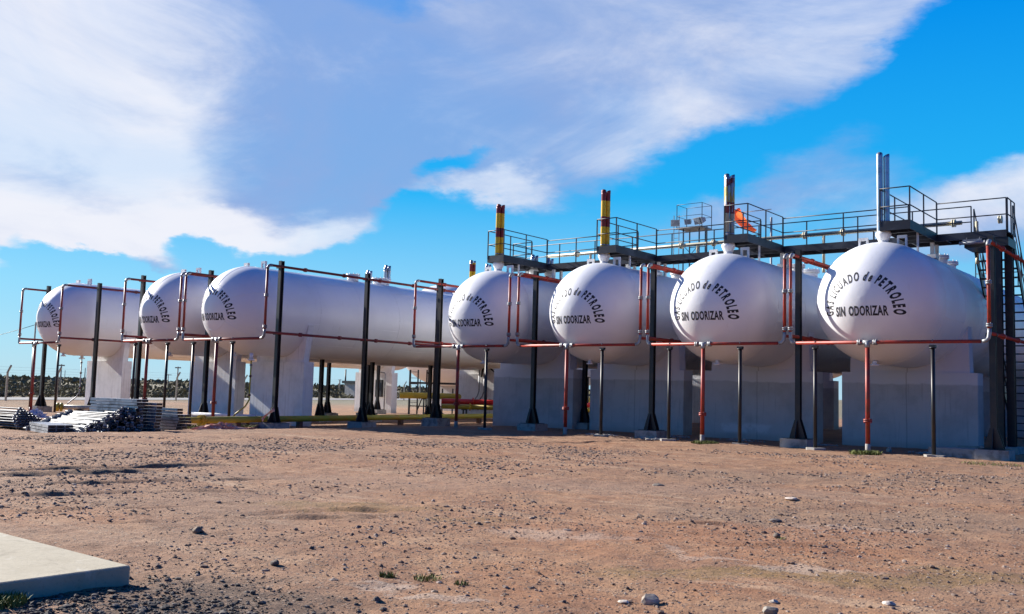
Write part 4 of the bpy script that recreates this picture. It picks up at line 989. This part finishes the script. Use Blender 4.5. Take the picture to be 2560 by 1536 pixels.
# drain lines under the left tanks
for k, (x, lab, px) in enumerate(((LX[0], 'thin drain line hanging from the far left tank down to the capped pipe', 203), (LX[1], 'thin drain line with small valves hanging in the gap between two left hand piers', 627))):
    dd = ray(px, 920); y = x*dd.y/dd.x
    if k == 1: y = 26.0; x = -33.9; y = x*dd.y/dd.x
    t = thing('drain_line', (x, y, 0), lab, 'drain pipe', 'drain lines under the left tanks')
    zt = LZ-R_L if k == 0 else 2.72
    MB().cyl((0, 0, zt+.15), (0, 0, zt-.1), .08, n=12).cyl((0, 0, zt-.1), (0, 0, zt-.16), .15, n=14).build('nozzle', 'white_paint', t)
    MB().tube([(0, 0, zt-.1), (0, 0, .9), (-.12, -.1, .62), (-.42, -.35, .30), (-.55, -.45, .05)], .032, 8).build('pipe', 'galv_dark' if k == 0 else 'olive', t)
    for z in (zt-.35, 1.9, 1.1): MB().ball((0, 0, z), .062, 10).cyl((0, 0, z), (.16, -.1, z), .016, n=6).build('valve', 'rusty' if z < 2 else 'galv_dark', t)
# thin conduits with a dark switch box on the distant pier, and conduits on the pier behind the lone feed pipe
t = thing('switch_box', (-49.2, 46.75, 0), 'dark switch box with conduit on the distant pier', 'switch box')
MB().box(-.32, .32, -.1, .08, .9, 2.1).build('box', 'black_steel', t); MB().tube([(.55, 0, 0), (.55, 0, 2.5), (.45, 0, 2.6), (.1, 0, 2.62)], .04, 8).build('conduit', 'galv_dark', t); MB().box(-.2, .2, -.14, -.101, 1.5, 1.9).build('window', 'glass', t)
t = thing('conduit_run', (-39.7, 46.3, 0), 'two thin bent conduits running down the pier behind the lone feed pipe', 'conduit')
for dx in (0, .42):
    MB().tube([(dx+.1, 0, 3.0), (dx+.1, 0, 1.5), (dx-.02, 0, 1.2), (dx-.3, 0, .9), (dx-.35, 0, .3)], .04, 8).build('conduit', 'galv_dark', t)
MB().tube([(.3, -.05, 2.4), (.5, -.1, 3.05), (.9, -.15, 3.1), (1.7, -.2, 2.6), (2.3, -.2, 2.1)], .05, 8).build('hose', 'black_steel', t)

# ---------------------------------------------------------------- scaffold planks and tubes
def plank_mesh(L=2.35, w=.235, h=.082):
    mb = MB(); t = .006
    mb.box(-w/2, w/2, 0, L, h-t, h)
    for s in (-1, 1):
        x = s*w/2; mb.box(min(x, x-s*t), max(x, x-s*t), 0, L, 0, h-t-.0005)
        mb.box(min(x-s*t, x-s*.03), max(x-s*t, x-s*.03), 0, L, 0, t)
    return mb
pk = thing('scaffold_plank', (0, 0, 0), 'galvanised scaffold plank in the tall neat stack', 'scaffold plank', 'galvanised scaffold planks in the tall stack')
plank_mesh().build('deck', 'alu', pk)
MB().box(-.112, .112, .004, .03, .004, .075).build('end_cap', 'black_steel', pk)
MB().box(-.112, .112, 2.32, 2.346, .004, .075).build('end_cap', 'black_steel', pk)
G0 = -.16
base = at(346, 1089, 2, G0); used = [False]
def put(loc, rz, label, group, tilt=0):
    if not used[0]:
        used[0] = True; o = pk; o.location = loc; o.rotation_euler = (tilt, 0, rz); o['label'] = label; o['group'] = group
    else:
        o = dup(pk, loc, rz, label, group); o.rotation_euler = (tilt, 0, rz)
    return o
# long sides face the open yard on the left of the stack; ends face right
va = at(222, 1080, 2, G0) - base; ang = math.atan2(va.y, va.x) - PI/2
rnd = random.Random(3); side = Vector((math.cos(ang), math.sin(ang), 0)); ln = Vector((-math.sin(ang), math.cos(ang), 0))
for col in range(3):
    for lay in range(11 if col < 2 else 10):
        off = side*(col*.26 + rnd.uniform(-.012, .012)) + ln*(rnd.uniform(-.05, .05) + (.12 if col == 1 else 0) - (.25 if col == 2 else 0))
        p = base + off; put((p.x, p.y, G0+.02+lay*.104), ang+rnd.uniform(-.008, .008), 'galvanised scaffold plank in the tall neat stack', 'galvanised scaffold planks in the tall stack')
b2 = at(450, 1082, 2, G0)
for col in range(2):
    for lay in range(8 - 2*col):
        off = side*(.34+col*.26 + rnd.uniform(-.03, .03)) + ln*rnd.uniform(-.25, .12)
        p = b2.lerp(base, .25) + off; put((p.x, p.y, G0+.02+lay*.104), ang+rnd.uniform(-.03, .03), 'scaffold plank in the lower ragged stack right of the tall one', 'scaffold planks in the ragged right hand stack')
# flat bundle lying at the front
f0 = at(120, 1088, 2, G0); f1 = at(40, 1071, 2, G0); vb = f1-f0; an2 = math.atan2(vb.y, vb.x)-PI/2
for col in range(3):
    for lay in range(3):
        p = f0 + Vector((math.cos(an2), math.sin(an2), 0))*(col*.25+.1); put((p.x, p.y, G0+.02+lay*.10), an2+rnd.uniform(-.01, .01), 'scaffold plank in the low flat bundle at the front of the pile', 'scaffold planks in the low front bundle')
# loose tubes
tb = thing('scaffold_tube', (0, 0, 0), 'loose galvanised scaffold tube in the jumbled heap', 'scaffold tube', 'loose scaffold tubes in the jumbled heap')
def tubeshape(L=2.6, r=.026):
    mb = MB(); mb.cyl((0, 0, 0), (0, L, 0), r, n=10, cap=False)
    n = 10; vs = [(.021*math.sin(2*PI*i/n), e, .021*math.cos(2*PI*i/n)) for e in (0, L) for i in range(n)]
    for e in (0, L):
        o = [(r*math.sin(2*PI*i/n), e, r*math.cos(2*PI*i/n)) for i in range(n)]; q = [(r*.8*math.sin(2*PI*i/n), e, r*.8*math.cos(2*PI*i/n)) for i in range(n)]
        mb.add(o+q, [(i, (i+1) % n, n+(i+1) % n, n+i) for i in range(n)])
        mb.add([(x, e+(.25 if e == 0 else -.25), z) for x, _, z in q]+q, [(i, (i+1) % n, n+(i+1) % n, n+i) for i in range(n)], True)
    return mb
tubeshape().build('tube', 'alu', tb)
MB().cyl((0, .16, 0), (0, .24, 0), .045, n=8).box(-.03, .05, .17, .23, -.05, .06).build('coupler', 'galv_dark', tb)
MB().cyl((0, 2.36, 0), (0, 2.44, 0), .045, n=8).box(-.03, .05, 2.37, 2.43, -.05, .06).build('coupler', 'galv_dark', tb)
ft_ = [True]
def ptube(loc, rz, tilt, label, group):
    if ft_[0]: ft_[0] = False; o = tb; o['label'] = label; o['group'] = group; o.location = loc
    else: o = dup(tb, loc, None, label, group)
    o.rotation_euler = (tilt, 0, rz); HEAP.append(o); return o
HEAP = []
DARKT = bpy.data.meshes.new('dark_tube'); DARKT = [c_ for c_ in tb.children if c_.name.startswith('tube')][0].data.copy(); DARKT.materials.clear(); DARKT.materials.append(MT['tube_dark'])
h0 = at(190, 1089, 2, G0); h1 = at(352, 1090, 2, G0); dirv = math.atan2(va.y, va.x)-PI/2
pv = (h1-h0).normalized(); lookd = Vector((-h0.x, -h0.y, 0)).normalized()
for k in range(165):
    f = rnd.random()**.8; hmax = .14 + .70*min(1, max(0, (f-.10)/.6)); zz = .04 + rnd.random()*hmax
    p = h0.lerp(h1, f) + lookd*(.62 - .8*rnd.random() - .5*zz)
    ptube((p.x, p.y, G0+zz), math.atan2(-lookd.y, -lookd.x) - PI/2 + rnd.uniform(-.10, .28), rnd.uniform(-.04, .05) - (zz*.05), 'loose galvanised scaffold tube in the jumbled heap', 'loose scaffold tubes in the jumbled heap')
    o_ = HEAP[-1]
    for ch in o_.children:
        if ch.name.startswith('tube'): ch.data = DARKT
# long sunlit tubes lying side by side
g0_ = at(80, 1078, 2, G0); g1_ = at(225, 1091, 2, G0); lv = g1_-g0_; la = math.atan2(lv.y, lv.x)-PI/2; pn = Vector((-lv.y, lv.x, 0)).normalized()
for k in range(28):
    p = g0_ + pn*(k*.05-.1) - lv.normalized()*rnd.uniform(0, .35)
    o_ = ptube((p.x, p.y, G0+.06+.021*k+rnd.uniform(0, .015)), la+rnd.uniform(-.035, .035), rnd.uniform(-.01, .01), 'long sunlit scaffold tube lying between the flat bundle and the heap', 'long scaffold tubes lying side by side in the sun')
    o_.scale = (1.35, lv.length/2.6*rnd.uniform(.95, 1.12), 1.35)
l0 = at(80, 1070, 2, G0); l1 = at(-30, 1062, 2, G0)
for lay in range(8):
    for k in range(9):
        p = l0.lerp(l1, 0) + ln*(-.35+.0*k) + side*(-.62+.115*k) + ln*(lay*.10) + Vector((0, 0, 0)); sl_ = 1 - abs(k-4)/7
        if lay > 7*sl_: continue
        ptube((p.x+rnd.uniform(-.02, .02), p.y+rnd.uniform(-.02, .02), G0+.05+lay*.085), dirv+rnd.uniform(-.03, .03), rnd.uniform(-.01, .01), 'scaffold tube in the sloping pile cut by the left edge of the picture', 'scaffold tubes in the pile at the left edge')
# crumpled blue sheet between the piles
def crumple(name, m, c, sx, sy, hz, seed, label, cat, rz=0):
    rg = np.random.default_rng(seed); n = 16; V = []; 
    for i in range(n):
        for j in range(n):
            u, v = i/(n-1)-.5, j/(n-1)-.5; e = max(0, 1-4*u*u)*max(0, 1-4*v*v)
            V.append((u*sx*(1+.25*rg.normal()), v*sy*(1+.2*rg.normal()), e*hz*rg.uniform(.3, 1.2)))
    mb = MB(); mb.add(V, [(i*n+j, i*n+j+1, (i+1)*n+j+1, (i+1)*n+j) for i in range(n-1) for j in range(n-1)])
    o = mb.build(name, m, fix=False, loc=c); o.rotation_euler = (0, 0, rz); tag(o, label, cat); 
    s = o.modifiers.new('s', 'SOLIDIFY'); s.thickness = .008; return o
c = at(92, 1037, 2, .02); crumple('plastic_sheet', 'blue_sheet', (c.x, c.y, G0+.05), .9, .5, .35, 4, 'crumpled pale blue plastic sheet caught between the scaffold piles', 'sheet', ang)
# torn barrier tape from the wrapped post to the crumpled end
def ribbon(pts, w, name, m, label, cat, seed=1):
    rg = random.Random(seed); L = []; R = []
    for k, p in enumerate(pts):
        p = Vector(p); tw = rg.uniform(-.8, .8); L.append(p+Vector((0, 0, w/2*math.cos(tw)))+Vector((w/2*math.sin(tw), 0, 0))); R.append(p-Vector((0, 0, w/2*math.cos(tw)))-Vector((w/2*math.sin(tw), 0, 0)))
    o0 = pts[0]; mb = MB(); n = len(pts); mb.add([v-Vector(o0) for v in L+R], [(i, i+1, n+i+1, n+i) for i in range(n-1)])
    o = mb.build(name, m, fix=False, loc=o0); tag(o, label, cat); s = o.modifiers.new('s', 'SOLIDIFY'); s.thickness = .006; return o
gp0 = lambda px, py, z: tuple(at(px, py, 2, z))
ribbon([tuple(at(686, 1024, 1, 23.5)), tuple(at(676, 1030, 1, 23.4)), tuple(at(664, 1040, 1, 23.3)), tuple(at(657, 1048, 1, 23.2)), gp0(650, 1056, -.02), gp0(646, 1068, -.12), gp0(638, 1072, -.16), gp0(620, 1075, -.15), gp0(600, 1078, -.16), gp0(580, 1078, -.12), gp0(560, 1080, -.16)],
       .16, 'barrier_tape', 'tape', 'torn faded red and white barrier tape trailing from the wrapped post along the ground', 'tape')
c = at(553, 1078, 2, G0); crumple('tarpaulin', 'tape', (c.x, c.y, G0), 1.7, .5, .30, 9, 'crumpled pinkish tarpaulin scrap lying by the olive pipe end', 'tarpaulin', .6)

# ---------------------------------------------------------------- slab, stones, gravel, weeds
sb = MB(); sb.box(-12.3, -7.07, .2, 4.13, -.22, .15); o = sb.build('concrete_slab', 'concrete', loc=(0, 0, 0)); tag(o, 'flat pale concrete slab in the lower left corner', 'slab')
bv = o.modifiers.new('b', 'BEVEL'); bv.width = .018; bv.segments = 2
import bmesh
def rock(r, seed, flat=.6, n=2):
    bm = bmesh.new(); bmesh.ops.create_icosphere(bm, subdivisions=n, radius=r); rg = random.Random(seed)
    nv = [Vector((rg.uniform(-1, 1), rg.uniform(-1, 1), rg.uniform(-1, 1))).normalized() for _ in range(9)]; cut = [rg.uniform(.62, .95)*r for _ in nv]
    for v in bm.verts:
        for a_, c_ in zip(nv, cut):
            d = v.co.dot(a_)
            if d > c_: v.co -= a_*(d-c_)
        v.co *= rg.uniform(.97, 1.03); v.co.z *= flat
    me = bpy.data.meshes.new('rock'); bm.to_mesh(me); bm.free(); me.materials.append(MT['stone']); return me
RK = [('pale angular rock near the bottom edge with a dark right side', 1626, 1503, .075, (1.35, 1.3, 1.2), .8), ('small flat white stone left of the angular rock at the bottom', 1560, 1499, .05, (2.1, 2.1, 2.0), .35),
      ('smooth grey cobble at the bottom edge', 1928, 1533, .065, (.95, .95, .9), .8), ('flat white stone just above the smooth grey cobble', 1934, 1508, .04, (2, 2, 1.9), .4), ('white stone at the bottom edge on the right', 2222, 1521, .055, (1.9, 1.85, 1.8), .5),
      ('small brown peaked stone right of and above the slab corner', 493, 1330, .055, (.8, .65, .5), .9), ('small round dark stone on the right half of the yard', 1942, 1345, .042, (.6, .55, .5), .9), ('low dark stone on a pale patch on the right of the yard', 1938, 1306, .085, (.55, .5, .5), .35),
      ('dark stone in the lower middle of the yard', 943, 1500, .035, (.5, .45, .42), .8), ('small dark stone close to the bottom edge left of centre', 958, 1521, .03, (.5, .45, .42), .6), ('dark stone at the lower left just above the black gravel', 686, 1411, .045, (.4, .35, .32), .8),
      ('flat pale stone in the right middle of the yard', 1978, 1253, .10, (2, 1.9, 1.8), .3), ('long thin dark stone in the right part of the far yard', 1643, 1212, .14, (.6, .55, .5), .25), ('small light stub of pipe poking from the ground before the rightmost pier', 2223, 1130, .10, (1.6, 1.5, 1.4), 1.2)]
for k, (lab, px, py, r_, tint, fl) in enumerate(RK):
    p = at(px, py, 2, 0); z = gh(p.x, p.y); o = bpy.data.objects.new('rock', rock(r_, k*3+1, fl)); COL.objects.link(o); o.location = (p.x, p.y, z+r_*fl*.45); o.color = (*tint, 1); o.rotation_euler = (0, 0, k*1.3)
    tag(o, lab, 'stone', 'single stones on the yard')
# pebbles: countless, one object each for the dark gravel patch and the yard
def pebbles(name, m, pts, seed):
    rg = np.random.default_rng(seed); base_ = []
    for s in range(6):
        bm = bmesh.new(); bmesh.ops.create_icosphere(bm, subdivisions=1, radius=1); r2 = random.Random(s+seed)
        for v in bm.verts: v.co *= r2.uniform(.72, 1.1); v.co.z *= .62
        bm.verts.index_update(); base_.append((np.array([v.co[:] for v in bm.verts]), np.array([[v.index for v in f.verts] for f in bm.faces]))); bm.free()
    VV = []; FF = []; o = 0
    for x, y, z, r_ in pts:
        v, f = base_[rg.integers(6)]; a = rg.uniform(0, 2*PI); ca, sa = math.cos(a), math.sin(a); s1, s2 = rg.uniform(.7, 1.35), rg.uniform(.7, 1.2)
        w = v*np.array([s1, s2, 1])*r_; w = np.stack([w[:, 0]*ca-w[:, 1]*sa, w[:, 0]*sa+w[:, 1]*ca, w[:, 2]], 1) + np.array([x, y, z])
        VV.append(w); FF.append(f+o); o += len(v)
    VV = np.concatenate(VV); FF = np.concatenate(FF); me = bpy.data.meshes.new(name); me.from_pydata(VV.tolist(), [], FF.tolist()); me.materials.append(MT[m])
    ob = bpy.data.objects.new(name, me); COL.objects.link(ob); tag(ob, kind='stuff'); return ob
rg = np.random.default_rng(21); pts = []
while len(pts) < 9000:
    x, y = rg.uniform(-7.3, -3.2), rg.uniform(1.6, 5.2); d = ((x+5.9)/1.5)**2 + ((y-3.4)/1.0)**2
    if (x < -7.02 and y < 4.2) or rg.random() > math.exp(-d*1.3): continue
    r_ = .009*math.exp(rg.normal(0, .5)); pts.append((x, y, gh(x, y)+r_*.2, min(r_, .035)))
pebbles('dark_gravel', 'gravel', pts, 2)
pts = []
cl = fbm(np.arange(-40, 5, .5), np.arange(0, 32, .5), .5, 3, 77)
while len(pts) < 26000:
    u = rg.uniform(); dist = 4.2+25*u**.95; px = rg.uniform(-150, 2700); d = ray(px, 1300); h = math.hypot(d.x, d.y); x, y = d.x/h*dist, d.y/h*dist
    if x < -7.02 and y < 4.2 or x < -33 or y > 29: continue
    if cl[min(89, max(0, int((x+40)/.5))), min(63, max(0, int(y/.5)))] < rg.uniform(-.16, .18): continue
    r_ = (.0024+.00064*dist)*math.exp(rg.normal(0, .55)); pts.append((x, y, gh(x, y)+r_*.05, min(r_, .042)))
pebbles('yard_gravel', 'pebble', pts, 5)
pts = []
for px, py in ((1505, 1089), (1673, 1093), (1850, 1103), (2040, 1113), (2333, 1136), (1640, 1100)):
    p = at(px, py, 2, 0)
    for k in range(70): pts.append((p.x+rg.normal(0, .3), p.y+rg.normal(0, .22), .02, .05*math.exp(rg.normal(0, .35))))
pebbles('rubble', 'footing', pts, 8)
def weed(c, rad, n, h, label, m='grass', seed=0):
    rg = random.Random(seed); mb = MB()
    for k in range(n):
        a = rg.uniform(0, 2*PI); d = rad*math.sqrt(rg.random()); x, y = d*math.cos(a), d*math.sin(a); l = h*rg.uniform(.5, 1.2); b = rg.uniform(0, 2*PI); le = rg.uniform(.2, .9)*l; w = h*.09
        dx, dy = math.cos(b), math.sin(b); px_, py_ = -dy*w, dx*w
        mb.add([(x-px_, y-py_, 0), (x+px_, y+py_, 0), (x+dx*le*.5+px_*.8, y+dy*le*.5+py_*.8, l*.7), (x+dx*le*.5-px_*.8, y+dy*le*.5-py_*.8, l*.7), (x+dx*le, y+dy*le, l)], [(0, 1, 2, 3), (3, 2, 4)])
    o = mb.build('weed', m, fix=False, loc=c); return tag(o, label, 'weed', 'small weeds growing in the yard')
for k, (px, py, rad, n, h, lab) in enumerate([(968, 1437, .07, 90, .06, 'small bright green weed in the lower middle of the yard'), (1068, 1442, .12, 120, .045, 'flat yellow green weed right of the bright green one'), (1152, 1456, .06, 50, .05, 'tiny dark green weed near the bottom, right of the flat one'),
        (2163, 1137, .45, 700, .12, 'green tuft around the foot of the rightmost red feed pipe'), (1762, 1111, .45, 600, .10, 'green tuft around the foot of the red feed pipe by the worn silver stack'), (24, 1490, .22, 900, .06, 'moss like weed against the concrete slab side'),
        (500, 1071, .8, 1000, .12, 'yellow green weeds under the olive pipe end'), (610, 1067, .8, 800, .10, 'yellow green weeds between the olive pipe and the tape'), (2480, 1160, .8, 500, .06, 'low green weeds before the stair tower footing'), (1952, 1349, .05, 30, .04, 'tiny weed beside the small round dark stone')]):
    p = at(px, py, 2, 0 if px > 700 or py > 1300 else -.2)
    if k == 5: p = Vector((-6.98, 3.05, 0))
    weed((p.x, p.y, gh(p.x, p.y)-.01), rad, n, h, lab, seed=k)
